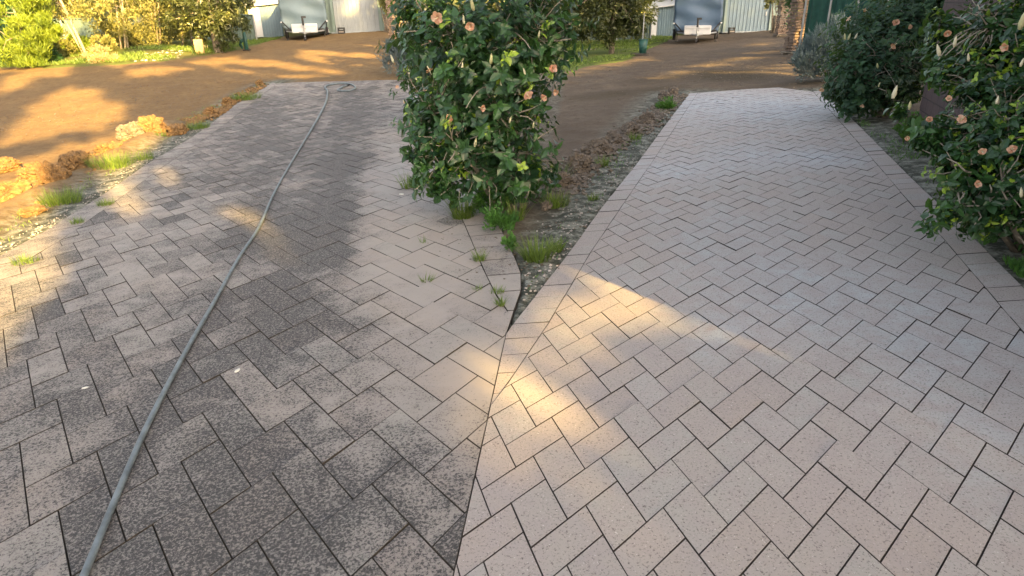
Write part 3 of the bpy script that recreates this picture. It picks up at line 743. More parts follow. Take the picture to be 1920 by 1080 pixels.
green_stuff('verge_weeds', [[(1000, 520), (1070, 380), (1130, 310), (1240, 200), (1280, 178), (1255, 215), (1180, 300), (1110, 400), (1050, 480), (985, 560)]], 5000, .035, 'weed', 'sparse small weeds on the soil beside the washed drive', 71, .008)
green_stuff('verge_weeds', [[(0, 470), (110, 390), (190, 340), (300, 270), (440, 190), (505, 155), (470, 165), (330, 225), (200, 290), (0, 400)]], 5000, .045, 'grass', 'sparse small weeds on the sand beside the stained drive', 72, .008)
green_stuff('verge_weeds', [[(1570, 190), (1640, 240), (1740, 300), (1740, 350), (1690, 312), (1620, 245)], [(1830, 440), (1990, 520), (1990, 600), (1905, 520)]], 3500, .05, 'weed', 'weeds on the soil under the right bushes', 73, .008)
green_stuff('lawn_grass', [[(0, 128), (100, 124), (200, 119), (300, 115), (400, 100), (455, 92), (530, 72), (440, 72), (300, 88), (200, 100), (0, 108)]], 14000, .16, 'grass', 'rough green grass below the left trees', 74, .03)
green_stuff('lawn_grass', [[(1040, 134), (1100, 122), (1180, 110), (1205, 98), (1270, 70), (1180, 66), (1060, 72)]], 9000, .13, 'grass', 'green grass below the dark tree left of the right sheds', 75, .03)
# ------------------------------------------------------------------ clods
from mathutils import noise as mn
def clod(px, py, wpx, hr, mat, label, seed, group, name='clay_clod', dpr=.8):
    r = random.Random(seed); g = G(px, py); R_ = wpx * g.y / F / 2
    bm = bmesh.new(); bmesh.ops.create_icosphere(bm, subdivisions=5, radius=1)
    cuts = [(rv(r).normalized(), r.uniform(.72, .95)) for _ in range(11)]
    off = rv(r) * 20
    for v in bm.verts:
        p = v.co.copy()
        for n, d in cuts:
            k = p.dot(n)
            if k > d: p -= n * (k - d) * .85
        q = p * 1.5 + off
        vd = mn.voronoi(q * 1.3)[0]; crack = min(1, (vd[1] - vd[0]) / .16)
        s = 1 + .30 * mn.fractal(q, .8, 2.1, 5) - .16 * (1 - crack) + r.gauss(0, .01)
        v.co = Vector((p.x * s * R_, p.y * s * R_ * dpr, p.z * s * R_ * hr + R_ * hr * .45))
    me = bpy.data.meshes.new(name); bm.to_mesh(me); bm.free(); me.materials.append(M[mat]); me.polygons.foreach_set('use_smooth', [False] * len(me.polygons))
    o = bpy.data.objects.new(name, me); COL.objects.link(o); o.location = g; o.rotation_euler = (0, 0, r.uniform(0, 6)); tag(o, label, 'clod', group)
CL = [(288, 252, 58, .85, 'clay', 'round orange clay clod lit by the sun beside the stained drive'),
      (336, 250, 44, .6, 'clay', 'cracked clay clod right of the round orange one'),
      (250, 258, 56, .7, 'clay_g', 'dark rough clod left of the round orange one'),
      (104, 346, 62, .9, 'clay', 'brown shaded clod nearest the dark grass tuft'),
      (140, 318, 70, .75, 'clay', 'large brown clod behind the shaded one on the left verge'),
      (28, 372, 95, .55, 'clay', 'big sunlit slab of clay at the left edge'),
      (70, 330, 70, .5, 'clay', 'yellow sunlit clod between the big slab and the brown clods'),
      (10, 318, 60, .5, 'clay', 'yellow clod at the left edge behind the big slab'),
      (205, 285, 60, .45, 'clay', 'low sunlit clod left of the dark rough clod'),
      (60, 400, 60, .3, 'clay', 'flat clay slab in front of the yellow clods'),
      (395, 215, 30, .7, 'clay', 'small clod beyond the grass tuft halfway along the stained drive'),
      (430, 195, 26, .7, 'clay', 'small clod near the wide green tuft'),
      (487, 160, 16, 1.0, 'clay', 'spiky little clod at the far left corner of the stained drive'),
      (1085, 322, 62, .8, 'clay_g', 'largest brown clod on the verge of the washed drive'),
      (1050, 350, 56, .7, 'clay_g', 'brown clod left of the largest one by the washed drive'),
      (1120, 288, 56, .7, 'clay_g', 'brown clod right of the largest one by the washed drive'),
      (1150, 270, 42, .8, 'clay_g', 'grey brown clod halfway along the washed verge'),
      (1180, 252, 42, .8, 'clay_g', 'clod next to the grey brown one, a little farther'),
      (1212, 232, 34, .9, 'clay_g', 'pale faced clod near the green weed strip'),
      (1245, 186, 26, .8, 'clay_g', 'small clod near the far left corner of the washed drive'),
      (1262, 176, 22, .8, 'clay_g', 'last small clod before the far corner of the washed drive'),
      (1025, 390, 26, .8, 'clay_g', 'small round clod in the grass right of the big bush')]
for i, (px, py, w, h, mt, lab) in enumerate(CL): clod(px, py, w, h, mt, lab, 300 + i, 'clods beside the stained drive' if px < 900 else 'clods beside the washed drive')
def scatter(name, polyline, spread, n, smin, smax, mat, seed, label, flat=.6):
    r = random.Random(seed); mb = MB(); vs = []; fs = []
    for i in range(n):
        k = r.randrange(len(polyline) - 1); a = G(*polyline[k]); b = G(*polyline[k + 1]); p = a.lerp(b, r.random())
        p.x += r.gauss(0, spread); p.y += r.gauss(0, spread); s = r.uniform(smin, smax) ** 1.0 * r.uniform(.6, 1)
        if name != 'leaf_litter' and (bool(inpoly(np.array([p.x]), np.array([p.y]), allR)[0]) or bool(inpoly(np.array([p.x]), np.array([p.y]), allL)[0])): continue
        z = terr(p.x, p.y); base_i = len(vs)
        q = Euler((r.uniform(0, 3), r.uniform(0, 3), r.uniform(0, 3))).to_matrix()
        for u in ((1, 0, 0), (-1, 0, 0), (0, 1, 0), (0, -1, 0), (0, 0, 1), (0, 0, -1)):
            c = q @ (Vector(u) * s * r.uniform(.7, 1.2)); vs.append(Vector((p.x + c.x, p.y + c.y, z + c.z * flat + s * .2)))
        for a_, b_, c_ in ((0, 2, 4), (2, 1, 4), (1, 3, 4), (3, 0, 4), (2, 0, 5), (1, 2, 5), (3, 1, 5), (0, 3, 5)): fs.append((base_i + a_, base_i + b_, base_i + c_))
    o = mesh_obj(name, vs, fs, M[mat]); tag(o, label, kind='stuff'); return o
scatter('clay_crumbs', [(20, 385), (120, 330), (240, 270), (330, 240), (420, 205), (495, 160)], .20, 2600, .012, .085, 'clay', 41, 'loose clay crumbs along the left verge')
scatter('clay_crumbs', [(1030, 375), (1080, 320), (1150, 270), (1215, 225), (1275, 178)], .14, 2200, .012, .07, 'clay_g', 42, 'loose brown clay crumbs along the verge of the washed drive')
scatter('leaf_litter', [(750, 330), (850, 425), (930, 470), (950, 520)], .22, 120, .006, .016, 'debris', 43, 'dark leaf litter on the paving by the big bush', .25)
scatter('leaf_litter', [(640, 420), (650, 330), (560, 330), (500, 240), (400, 330), (230, 480)], .7, 26, .008, .016, 'debris', 44, 'few dead leaves on the stained drive', .25)
scatter('grit', [(0, 480), (120, 405), (280, 300), (420, 215), (500, 162)], .16, 900, .006, .02, 'rag', 48, 'pale grit on the sand beside the stained border', .5)
scatter('grit', [(975, 560), (1080, 410), (1180, 305), (1262, 200)], .16, 700, .006, .02, 'rag', 49, 'pale grit on the soil beside the washed border', .5)
scatter('grit', [(960, 540), (1080, 400), (1180, 300), (1260, 200)], .18, 500, .006, .018, 'debris', 45, 'dark grit on the soil beside the washed border', .5)

scatter('leaf_litter', [(60, 180), (330, 150), (560, 110), (650, 90), (420, 160), (200, 215)], 2.0, 260, .015, .04, 'debris', 50, 'dead leaves strewn over the orange dirt yard', .25)
scatter('leaf_litter', [(1090, 170), (1250, 125), (1420, 100), (1380, 140), (1120, 220)], 1.6, 260, .012, .035, 'debris', 52, 'dead leaves strewn over the brown dirt yard', .25)
scatter('gravel', [(60, 200), (300, 190), (600, 120), (350, 140), (100, 240), (250, 215)], 1.6, 1500, .008, .03, 'clay_g', 46, 'small stones on the orange dirt yard', .5)
scatter('gravel', [(1080, 160), (1200, 130), (1400, 110), (1330, 140), (1450, 140), (1090, 230)], 1.3, 1500, .008, .03, 'clay_g', 47, 'small stones on the brown dirt yard', .5)
# ------------------------------------------------------------------ hose
def catmull(P, k=8):
    out = []
    for i in range(len(P) - 1):
        p0, p1, p2, p3 = P[max(i - 1, 0)], P[i], P[i + 1], P[min(i + 2, len(P) - 1)]
        for j in range(k):
            t = j / k; out.append(0.5 * ((2 * p1) + (p2 - p0) * t + (2 * p0 - 5 * p1 + 4 * p2 - p3) * t * t + (3 * p1 - p0 - 3 * p2 + p3) * t ** 3))
    out.append(P[-1]); return out
HP = [(90, 1240), (157, 1080), (225, 915), (280, 790), (345, 665), (405, 560), (450, 480), (486, 425), (515, 360), (548, 302), (580, 250), (602, 212), (612, 190), (614, 172), (610, 163), (628, 158), (650, 157), (663, 161), (666, 167), (652, 171), (634, 170), (640, 165), (650, 161)]
HR_ = .014
pts = [G(x, y_, HR_) for x, y_ in HP]; pts = [Vector((p.x, p.y, terr(p.x, p.y) + HR_ + .011 * sstep(8, 17, p.y))) for p in pts]
cp = catmull(pts, 10); root = empty('garden_hose', cp[60])
tag(root, 'long grey garden hose lying down the stained drive, looped at its far end', 'hose')
MB().tube([p - cp[60] for p in cp], [HR_ + .012 * sstep(8, 17, p.y) for p in cp], 12).build('hose', M['hose'], root, True)
e0 = pts[-1] - cp[60]; e1 = (pts[-1] - pts[-2]).normalized()
MB().tube([e0, e0 + e1 * .12, e0 + e1 * .12, e0 + e1 * .3], [.03, .03, .02, .02], 10).build('nozzle', M['dark'], root, True)
# ------------------------------------------------------------------ pebbles on the stained drive
def pebble(px, py, s, label, mat='pebble', rz=0.4, name='pebble', cat='pebble'):
    g = G(px, py); bm = bmesh.new(); bmesh.ops.create_icosphere(bm, subdivisions=2, radius=1)
    r = random.Random(px)
    for v in bm.verts: v.co = Vector((v.co.x * s, v.co.y * s * .55, v.co.z * s * .3 + s * .2)) * r.uniform(.92, 1.08)
    me = bpy.data.meshes.new(name); bm.to_mesh(me); bm.free(); me.materials.append(M[mat])
    o = bpy.data.objects.new(name, me); COL.objects.link(o); o.location = g; o.rotation_euler = (0, 0, rz); tag(o, label, cat)
pebble(445, 696, .022, 'pale green oval pebble right of the hose', rz=1.3)
pebble(160, 728, .018, 'small white pebble left of the hose, nearest the left edge')
pebble(753, 543 - 200, .02, 'pale curled leaf on the paving by the big bush', 'pebble', .1, 'fallen_leaf', 'leaf')
pebble(753, 365, .03, 'larger pale fallen leaf on the paving left of the tall grass', 'pebble', -.1, 'fallen_leaf', 'leaf')

# ------------------------------------------------------------------ background things
def corr(x0, x1, z0, z1, y, pitch=.19, dep=.03, rib=.05):
    # ribbed sheet facing -y with thickness
    xs = []; x = x0
    while x < x1:
        for dx, d in ((0, 0), (pitch - rib * 1.6, 0), (pitch - rib * 1.3, -dep), (pitch - rib * .3, -dep)):
            if x + dx < x1: xs.append((x + dx, d))
        x += pitch
    xs.append((x1, 0)); v = []; f = []
    for (a, d) in xs: v += [(a, y + d, z0), (a, y + d, z1)]
    n = len(xs)
    for i in range(n - 1): f.append((2 * i, 2 * i + 2, 2 * i + 3, 2 * i + 1))
    b = len(v); v += [(x0, y + .03, z0), (x1, y + .03, z0), (x1, y + .03, z1), (x0, y + .03, z1)]; f.append((b, b + 3, b + 2, b + 1))
    return v, f
def facing(p): return -math.atan2(p.x, p.y)     # turn a thing's front (-y) towards the drive end
def big_shed(pxl, pxr, py, label, mat, trimm):
    a = G(pxl, py); b = G(pxr, py); Y = (a.y + b.y) / 2; a = at(pxl, py, Y); b = at(pxr, py, Y)
    w = (b - a).length; c = (a + b) / 2
    root = empty('shed', (c.x, c.y, terr(c.x, c.y) - .02), math.atan2(b.y - a.y, b.x - a.x)); tag(root, label, 'shed', 'large sheds behind the covered trailers')
    H = 4.6
    v, f = corr(-w / 2 + .1, w / 2 - .1, 0.05, H - .1, -.02, .24); mesh_obj('door', v, f, mat, root)
    MB().box((0, 2.6, H / 2), (w + 2.6, 5.1, H), taper=1).build('wall', M[trimm], root)
    MB().box((-w / 2, -.06, H / 2), (.16, .14, H)).box((w / 2, -.06, H / 2), (.16, .14, H)).box((0, -.08, H + .05), (w + .4, .2, .2)).build('door_frame', M[trimm], root)
    MB().box((0, 2.6, H + .25), (w + 3.0, 5.7, .12)).build('roof', M['shedw'], root)
    MB().box((w / 2 - .35, -.09, 1.1), (.05, .05, .25)).build('handle', M['steel'], root)
    MB().box((0, -.10, .02), (w + .3, .3, .07)).build('threshold', M['shedc'], root)
    return Y
Ys = big_shed(628, 716, 61, 'large pale ribbed metal shed dappled with sun behind the left trailer', M['shedc'], 'shedg')
Ys2 = big_shed(1356, 1441, 59, 'large blue grey ribbed metal shed in shade behind the right trailer', M['shedw'], 'shedg')
print('shed Y', Ys, Ys2)
def garden_shed(pxl, pxr, py, label, door_left):
    g = G((pxl + pxr) / 2, py); Y = g.y; a = at(pxl, py, Y); b = at(pxr, py, Y); w = b.x - a.x
    root = empty('garden_shed', (g.x, g.y, g.z - .03), -.18 if door_left else .25); tag(root, label, 'shed', 'small garden sheds under the dark trees')
    H = 1.95
    MB().box((0, w * .45, H / 2), (w * .98, w * .9, H)).build('wall', M['shedc'], root)
    v, f = corr(-w * .1 if door_left else -w / 2, w / 2, .02, H, -.04, .16, .03, .04); mesh_obj('wall_sheet', v, f, M['shedw'], root)
    MB().box((-w * .3, -.06, H * .46), (w * .34, .05, H * .88)).build('door', M['white'], root)
    MB().box((-w * .18, -.10, H * .5), (.04, .05, .16)).build('handle', M['steel'], root)
    MB().box((0, w * .42, H + .12), (w * 1.12, w * 1.15, .06), Euler((math.radians(9), math.radians(-5), 0)).to_matrix()).build('roof', M['white'], root)
    return Y
Yq = garden_shed(474, 531, 69, 'small white garden shed with sunlit sloping roof left of the left trailer', False)
Yr = garden_shed(1209, 1266, 67, 'small leaning white garden shed with a door left of the right trailer', True)
# trailers
def trailer(px, py, wpx, mat, label):
    g = G(px, py); w = wpx * g.y * 1.09 / F * .92
    root = empty('covered_trailer', g, -math.atan2(g.x, g.y) * .85); tag(root, label, 'trailer', 'covered trailers in front of the sheds')
    H = 2.6
    # cover: rounded box with sagging wrinkles
    bm = bmesh.new(); bmesh.ops.create_cube(bm, size=1); bmesh.ops.subdivide_edges(bm, edges=bm.edges[:], cuts=14, use_grid_fill=True)
    r = random.Random(5)
    for v in bm.verts:
        x, y_, z = v.co
        k = 1.0
        if z < -.3: k = 1 - (-.3 - z) * .55
        X = x * w * k; Y_ = y_ * 3.9 + 1.0 + 1.95; Z = .52 + (z + .5) * (H - .52)
        e = max(0, abs(x) * 2 - .86); X -= math.copysign(e * e * 2.2, x); Y_ += max(0, .5 - y_ - .9) * 0
        if z > .4: Z -= (abs(x) * 2) ** 4 * .18
        Y_ += .05 * math.sin(x * 9 + z * 5) + .035 * math.sin(z * 17 + x * 4); X += .03 * math.sin(z * 13 + y_ * 7)
        v.co = (X, Y_, Z)
    me = bpy.data.meshes.new('cover'); bm.to_mesh(me); bm.free(); me.materials.append(M[mat]); me.polygons.foreach_set('use_smooth', [True] * len(me.polygons))
    o = bpy.data.objects.new('cover', me); COL.objects.link(o); o.parent = root
    MB().box((0, 2.95, .46), (w * .82, 3.7, .12)).box((0, 1.05, .50), (w * .8, .08, .16)).build('chassis', M['dark'], root)
    MB().tube([(-w * .40, 1.05, .46), (0, -.15, .40)], .045, 6).tube([(w * .40, 1.05, .46), (0, -.15, .40)], .045, 6).build('drawbar', M['steel'], root)
    MB().tube([(-w * .47, 1.0, .98), (-w * .30, .35, .55)], .035, 5).tube([(w * .47, 1.0, .98), (w * .30, .35, .55)], .035, 5).build('strap', M['dark'], root)
    for s in (-1, 1):
        c = MB().tube([(s * (w * .42), 2.95, .30), (s * (w * .42 + .17), 2.95, .30)], .30, 18).build('wheel', M['rubber'], root)
        MB().tube([(s * (w * .42 + .16), 2.95, .30), (s * (w * .42 + .185), 2.95, .30)], .16, 14).build('rim', M['white'], c)
        MB().tube([(s * w * .40, .98, .02), (s * w * .40, .98, .45)], .03, 6).box((s * w * .40, .98, .02), (.14, .14, .03)).build('support_leg', M['dark'], root)
        MB().box((s * w * .485, .93, .95), (.10, .05, .07)).build('marker_light', M['white'], root)
    b = MB().box((0, .42, .62), (w * .54, .5, .46)).build('toolbox', M['white'], root, bevel=.03)
    MB().box((0, .16, .70), (w * .50, .02, .02)).box((0, .155, .60), (.14, .02, .08)).build('latch', M['steel'], b)
    j = MB().tube([(-.03, -.05, .12), (-.03, -.05, 1.0)], .032, 8).build('jockey_stand', M['steel'], root)
    MB().tube([(-.03, -.05, .78), (-.03, -.07, 1.22)], .06, 8).box((.03, -.08, 1.20), (.26, .07, .10)).build('crank_handle', M['dark'], j)
    MB().tube([(-.09, -.05, .10), (.03, -.05, .10)], .10, 12).build('jockey_wheel', M['rubber'], j)
    MB().box((0, -.22, .40), (.13, .34, .10)).box((0, -.38, .43), (.10, .12, .12)).build('coupling', M['steel'], root, bevel=.01)
    return g.y, w
Yt, wt = trailer(574, 76, 80, 'tarp', 'trailer under a grey cover in front of the left shed')
Yt2, wt2 = trailer(1306, 80, 84, 'tarp2', 'trailer under a blue cover in front of the right shed')
print('trailer', Yt, wt, Yt2, wt2)
# crates by sheds
def crate(px, py, label, mat='dark'):
    g = G(px, py); root = empty('black_crate', g); tag(root, label, 'crate')
    m_ = MB()
    for s in (-1, 1):
        m_.box((s * .17, 0, .19), (.02, .34, .36)).box((0, s * .17, .06), (.34, .02, .08)).box((0, s * .17, .20), (.34, .02, .05)).box((0, s * .17, .33), (.34, .02, .07))
    m_.box((0, 0, .02), (.34, .34, .03)); m_.build('body', M[mat], root)
    MB().box((0, 0, .12), (.28, .28, .12)).build('contents', M['rag'], root)
crate(641, 64, 'small black crate at the foot of the left shed')
crate(1371, 63, 'small black crate at the foot of the right shed')
# brick stacks
def stack(px, py, wpx, hpx, label, seed, rz=0.0):
    g = G(px, py); w = wpx * g.y * 1.09 / F; Hh = hpx * g.y * 1.09 / F; r = random.Random(seed); m_ = MB(); z = .12
    root = empty('brick_stack', g, rz); tag(root, label, 'brick stack', 'stacks of old bricks')
    bh = .095; bl = .24
    while z < Hh:
        k = max(1, int(w / bl)); off = r.uniform(-.03, .03)
        for i in range(k):
            for j in range(2):
                m_.box((-w / 2 + (i + .5) * w / k + off + r.uniform(-.03, .03), (j - .5) * .26 + r.uniform(-.05, .05), z + bh / 2), (w / k - .03, .23, bh - .022), Euler((0, 0, r.uniform(-.06, .06))).to_matrix())
        z += bh
    m_.build('bricks', M['brick'], root)
    MB().box((0, -.2, .02), (w + .1, .1, .04)).box((0, .2, .02), (w + .1, .1, .04)).box((0, 0, .08), (w + .1, .7, .04)).build('pallet', M['bark'], root)
stack(1467, 68, 22, 66, 'taller brick stack between the right shed and the lavender, farther one', 51)
stack(1486, 102, 22, 86, 'brick stack nearest the lavender of the washed drive', 52, .2)
stack(1452, 62, 9, 26, 'low dark brick stack against the right shed', 53)
stack(742, 78, 18, 72, 'brick stack rising behind the lavender of the stained drive', 54)
stack(729, 60, 12, 24, 'low brick stack against the left shed', 55)
stack(757, 92, 22, 72, 'sunlit brick stack right behind the lavender of the stained drive', 56, -.2)
# green bins/posts
def green_post(px, py, hpx, label, handle):
    g = G(px, py); k = g.y * 1.09 / F; root = empty('green_pump', g); tag(root, label, 'pump')
    h = hpx * k
    MB().tube([(0, 0, 0), (0, 0, h * .45), (0, 0, h)], [.11, .10, .07], 10).build('post', M['greenp'], root, True)
    MB().tube([(0, 0, h), (0, 0, h + .05)], [.09, .05], 10).build('cap', M['greenp'], root, True)
    MB().tube([(-.02, -.02, h * .55), (-.22, -.05, h * .42), (-.26, -.06, h * .3), (-.16, -.05, h * .1)], [.05, .09, .09, .05], 8).build('spout', M['greenp'], root, True)
    MB().box((0, 0, .03), (.30, .26, .06)).build('foot', M['dark'], root)
green_post(463, 95, 33, 'dark green hand pump on the grass edge left of the grey covered trailer', True)
def green_bin(px, py, label):
    g = G(px, py); k = g.y * 1.09 / F; root = empty('garden_bin', g); tag(root, label, 'bin')
    MB().tube([(0, 0, .03), (0, 0, 22 * k)], [.15, .20], 14).build('body', M['greenp'], root, True)
    MB().tube([(0, 0, 22 * k), (0, 0, 22 * k + .03)], [.215, .215], 14).build('rim', M['greenp'], root)
    MB().tube([(-.03, .05, .1), (-.02, .08, 62 * k)], .022, 6).build('pole', M['steel'], root)
    MB().box((-.12, 0, .03), (.75, .3, .05)).build('base', M['dark'], root)
green_bin(1205, 102, 'small green bin with a pole at the grass edge left of the blue covered trailer')
# tan block
g = G(376, 101); root = empty('limestone_block', g, .2); tag(root, 'tan stone block standing upright on the far grass', 'block')
k = g.y * 1.09 / F
MB().box((0, 0, 11 * k), (13 * k, .22, 22 * k)).build('block', M['block'], root, bevel=.03)
# pale rubble on grass
scatter('rubble', [(270, 108), (300, 112), (285, 105), (340, 95), (352, 92)], .35, 110, .03, .13, 'rag', 61, 'pale rubble lying on the far grass', .5)
scatter('rubble', [(1082, 96), (1100, 92)], .35, 40, .03, .10, 'rag', 62, 'grey rubble at the grass edge right of the big bush', .5)

# ------------------------------------------------------------------ trees behind
def tree(name, base, H, crown, n, L, Wd, mat, label, seed, trunk='bark', tr=.14, trunks=1, group='trees behind the yard', lean=(0, 0), up=-.2):
    global rnd; keep = rnd; rnd = random.Random(seed); r = rnd
    root = empty(name, base); tag(root, label, 'tree', group); loc = Vector(base); m_ = MB(); fol = Leaves(); cl = []
    for (cx, cy, cz, R_) in crown:
        c0 = Vector((cx, cy, cz))
        for i in range(int(10 + R_ * 12)):
            u = rv().normalized() * r.uniform(.35, 1.05); cl.append((c0 + Vector((u.x * R_, u.y * R_, u.z * R_ * .9)), R_ * r.uniform(.16, .38), r.random()))
    for t in range(trunks):
        a = Vector((r.uniform(-.3, .3) * (trunks > 1), r.uniform(-.2, .2) * (trunks > 1), -.1)); top = Vector((lean[0] * (1 + t * .5), lean[1], H * .6)) + a
        mid = a.lerp(top, .5) + Vector((r.uniform(-.1, .1), 0, 0)); m_.tube([a, mid, top], [tr, tr * .75, tr * .5], 8)
        for i in range(9):
            c = r.choice(cl)[0]; s0 = a.lerp(top, r.uniform(.45, 1)); m_.tube([s0, s0.lerp(c, .5) + rv() * .25, c], [tr * .38, tr * .25, tr * .1], 5)
    m_.build('trunk', M[trunk], root, True)
    for i in range(n):
        c = r.choice(cl); p = c[0] + rv() * c[1]
        if p.z < .05: p.z = .05 + r.random() * .3
        d = rv() + Vector((0, 0, up)) + (p - c[0]) * .5
        fol.blade(p, d, L * r.uniform(.6, 1.3), Wd * r.uniform(.7, 1.2), min(1, max(0, c[2] * .55 + r.random() * .5)))
    fol.build('crown', M[mat], root); rnd = keep
def TB(px, py, Y=None):
    g = G(px, py)
    if Y: p = at(px, py, Y); g = Vector((p.x, p.y, terr(p.x, p.y)))
    return g
# lime feathery conifer, far left
g = G(60, 128); k = g.y / F
tree('conifer', g, 4.0, [(0, 0, .7, 1.0), (.3, 0, 1.6, .95), (.7, .1, 2.7, .9), (1.0, .2, 3.8, .9), (-.9, .1, 1.9, .45), (.1, 0, .4, .9), (.9, .1, 1.5, .6)], 22000, .24, .028, 'lime', 'bright lime green feathery conifer at the far left', 71, up=.9, tr=.08)
g = TB(-40, 130, g.y + 2.5)
tree('dark_tree', g, 6, [(1.5, 0, 1.0, 1.2), (0, 0, 2.2, 1.9), (.5, 0, 4, 1.9), (1.2, 1, 1.2, 1.3), (1.6, 1.6, 2.8, 1.6), (-1, 0, 1, 1.5)], 9000, .22, .12, 'conif', 'dark tree behind the lime green conifer at the left edge', 72)
Ybk = 34
for i, (px, Y, H, nm, lab, mt, n, L, Wd, trk, R_) in enumerate([
    (165, 31, 6, 'gum_tree', 'pale leaning twin trunk gum tree right of the lime conifer', 'olive', 9000, .17, .05, 'bark_p', 1.3),
    (235, 33, 6, 'wattle_tree', 'wispy straw coloured tree right of the pale twin trunks', 'olive', 12000, .18, .035, 'bark_p', 1.6),
    (300, 35, 6, 'wattle_tree', 'wispy olive tree above the pale rubble', 'olive', 13000, .18, .035, 'bark', 1.7),
    (355, 36, 6, 'wattle_tree', 'pale olive tree just left of the dark leafy tree', 'olive', 11000, .18, .045, 'bark', 1.6)]):
    g = TB(px, 95, Y)
    if nm == 'gum_tree': cr = [(-.9, -.5, 2.3, .9), (.9, -.4, 2.2, .9), (-.2, .5, 3.4, 1.2), (1.2, .6, 3.8, 1.2), (-1.2, .8, 2.6, .8), (.6, .6, 4.8, 1.3)]
    else: cr = [(0, 0, 1.6, R_ * .8), (.6, .2, 2.8, R_), (-.8, .1, 3.0, R_), (.1, .1, 4.4, R_), (-.4, 0, .9, R_ * .6)]
    tree(nm, g, H, cr, n, L, Wd, mt, lab, 80 + i, trk, 0.075 if nm == 'gum_tree' else .05, 2 if nm == 'gum_tree' else 3, lean=(-.8, 0) if nm == 'gum_tree' else (.3, 0), up=-.5)
g = TB(412, 78, 33)
tree('dark_tree', g, 6, [(0, 0, 1.7, 1.15), (.4, -.3, 1.0, .7), (-1.2, 0, 2.0, 1.2), (.9, -.2, 2.3, 1.0), (0, 0, 4, 1.7), (-.6, 0, 1.2, .8), (1.0, -.3, 1.5, .6)], 11000, .22, .075, 'darkt', 'dark leafy tree left of the small sunlit garden shed', 90, tr=.13, trunks=2)
g = TB(1150, 74, 33)
tree('dark_tree', g, 6, [(0, 0, 1.9, 1.3), (-.8, -.3, 1.2, .9), (.7, -.3, 1.3, .8), (-1.7, 0, 1.6, 1.2), (-1.5, 0, 2.4, 1.3), (1.0, -.2, 2.2, 1.0), (0, 0, 4, 1.9), (-2.3, .3, 2.2, 1.0), (-2.2, 0, 3.8, 1.3)], 18000, .22, .085, 'darkt', 'dark leafy tree left of the leaning garden shed', 91, tr=.14, trunks=3)
g = TB(1030, 60, 40)
tree('wattle_tree', g, 6, [(0, 0, 1.8, 1.8), (1.5, 0, 2.4, 1.7), (0, 0, 4, 2), (3, 0, 1.4, 1.4), (4.5, .5, 2.5, 1.8), (3.5, 0, 4, 2)], 15000, .2, .05, 'olive', 'sunlit olive tree behind the dark tree of the right shed', 92, tr=.12, trunks=2)
# understorey shrubs on the left
for i, (px, py, rp, mt, lab) in enumerate([(118, 108, 24, 'olive', 'sunlit yellow green shrub right of the lime conifer'), (150, 104, 20, 'lime', 'bright low shrub in front of the pale twin trunks'), (198, 98, 16, 'olive', 'small yellow shrub left of the dry mound'),
                                             (90, 118, 16, 'conif', 'dark low shrub touching the lime conifer'), (340, 72, 16, 'darkt', 'dark shrub under the pale olive tree'), (240, 88, 22, 'olive', 'straw coloured shrub under the wispy tree'), (300, 80, 26, 'olive', 'pale green shrub above the rubble')]):
    g = G(px, py); R_ = rp * g.y * 1.05 / F
    cloud_bush('shrub', g, [(g + Vector((0, 0, R_ * .8)), R_, (1, 1, .95)), (g + Vector((R_ * .5, .1, R_ * .5)), R_ * .7, (1, 1, .9))], 2600, .14, .05, mt, lab, 'shrub', 'shrubs behind the yard', 120 + i, .4, 6, .02)
g = G(192, 116); cloud_bush('dry_mound', g, [(g + Vector((0, 0, .15)), .55, (1.1, .8, .75))], 2200, .16, .02, 'dry', 'brown mound of dry cuttings on the far grass', 'mound', None, 140, .3, 3, .01, 'twig', .2)
# shrubs around right background
g = TB(1500, 70, 24); cloud_bush('shrub', TB(1560, 60, 26), [lobe(1550, 0, 26, 55), lobe(1600, -20, 26, 60), lobe(1520, -10, 27, 36), lobe(1640, 0, 25, 60)], 9000, .22, .05, 'conif', 'dark green shrub rising above the lavender of the washed drive', 'shrub', None, 141, .4, 7, .04)
cloud_bush('shrub', TB(800, 60, 20), [lobe(775, 5, 20, 30), lobe(800, -5, 20, 36), lobe(770, -25, 21, 30)], 6000, .16, .02, 'conif', 'fine dark green shrub above the lavender of the stained drive', 'shrub', None, 142, .5, 7, .04)
cloud_bush('shrub', TB(724, 50, 40), [lobe(722, 5, 40, 16), lobe(735, -15, 40, 26)], 2500, .22, .08, 'olive', 'sunlit yellow foliage between the left shed and the brick stacks', 'shrub', None, 143, .2, 4, .04)
cloud_bush('shrub', TB(1450, 50, 40), [lobe(1453, 0, 40, 14), lobe(1470, -18, 40, 26)], 2500, .22, .08, 'olive', 'yellow foliage between the right shed and the brick stacks', 'shrub', None, 144, .2, 4, .04)
# fence at the back left
def fence(pxa, pxb, Y, H, label, mat):
    a = at(pxa, 60, Y); b = at(pxb, 60, Y + 1); a.z = terr(a.x, a.y); b.z = terr(b.x, b.y); w = (b - a).length
    root = empty('metal_fence', a, math.atan2(b.y - a.y, b.x - a.x)); tag(root, label, 'fence')
    v, f = corr(0, w, .05, H, 0, .3, .04, .06); mesh_obj('panel', v, f, M[mat], root)
    n = int(w / 2.4) + 1
    for i in range(n + 1): MB().box((i * w / n, -.06, H / 2), (.07, .07, H)).build('post', M['steel'], root)
    MB().box((w / 2, -.05, H), (w, .08, .06)).build('rail', M['fence'], root)
fence(-250, 480, 41, 1.7, 'long green ribbed metal fence behind the left trees', 'fence')
fence(960, 1220, 44, 1.7, 'ribbed metal fence behind the dark tree right of the big bush', 'fence')
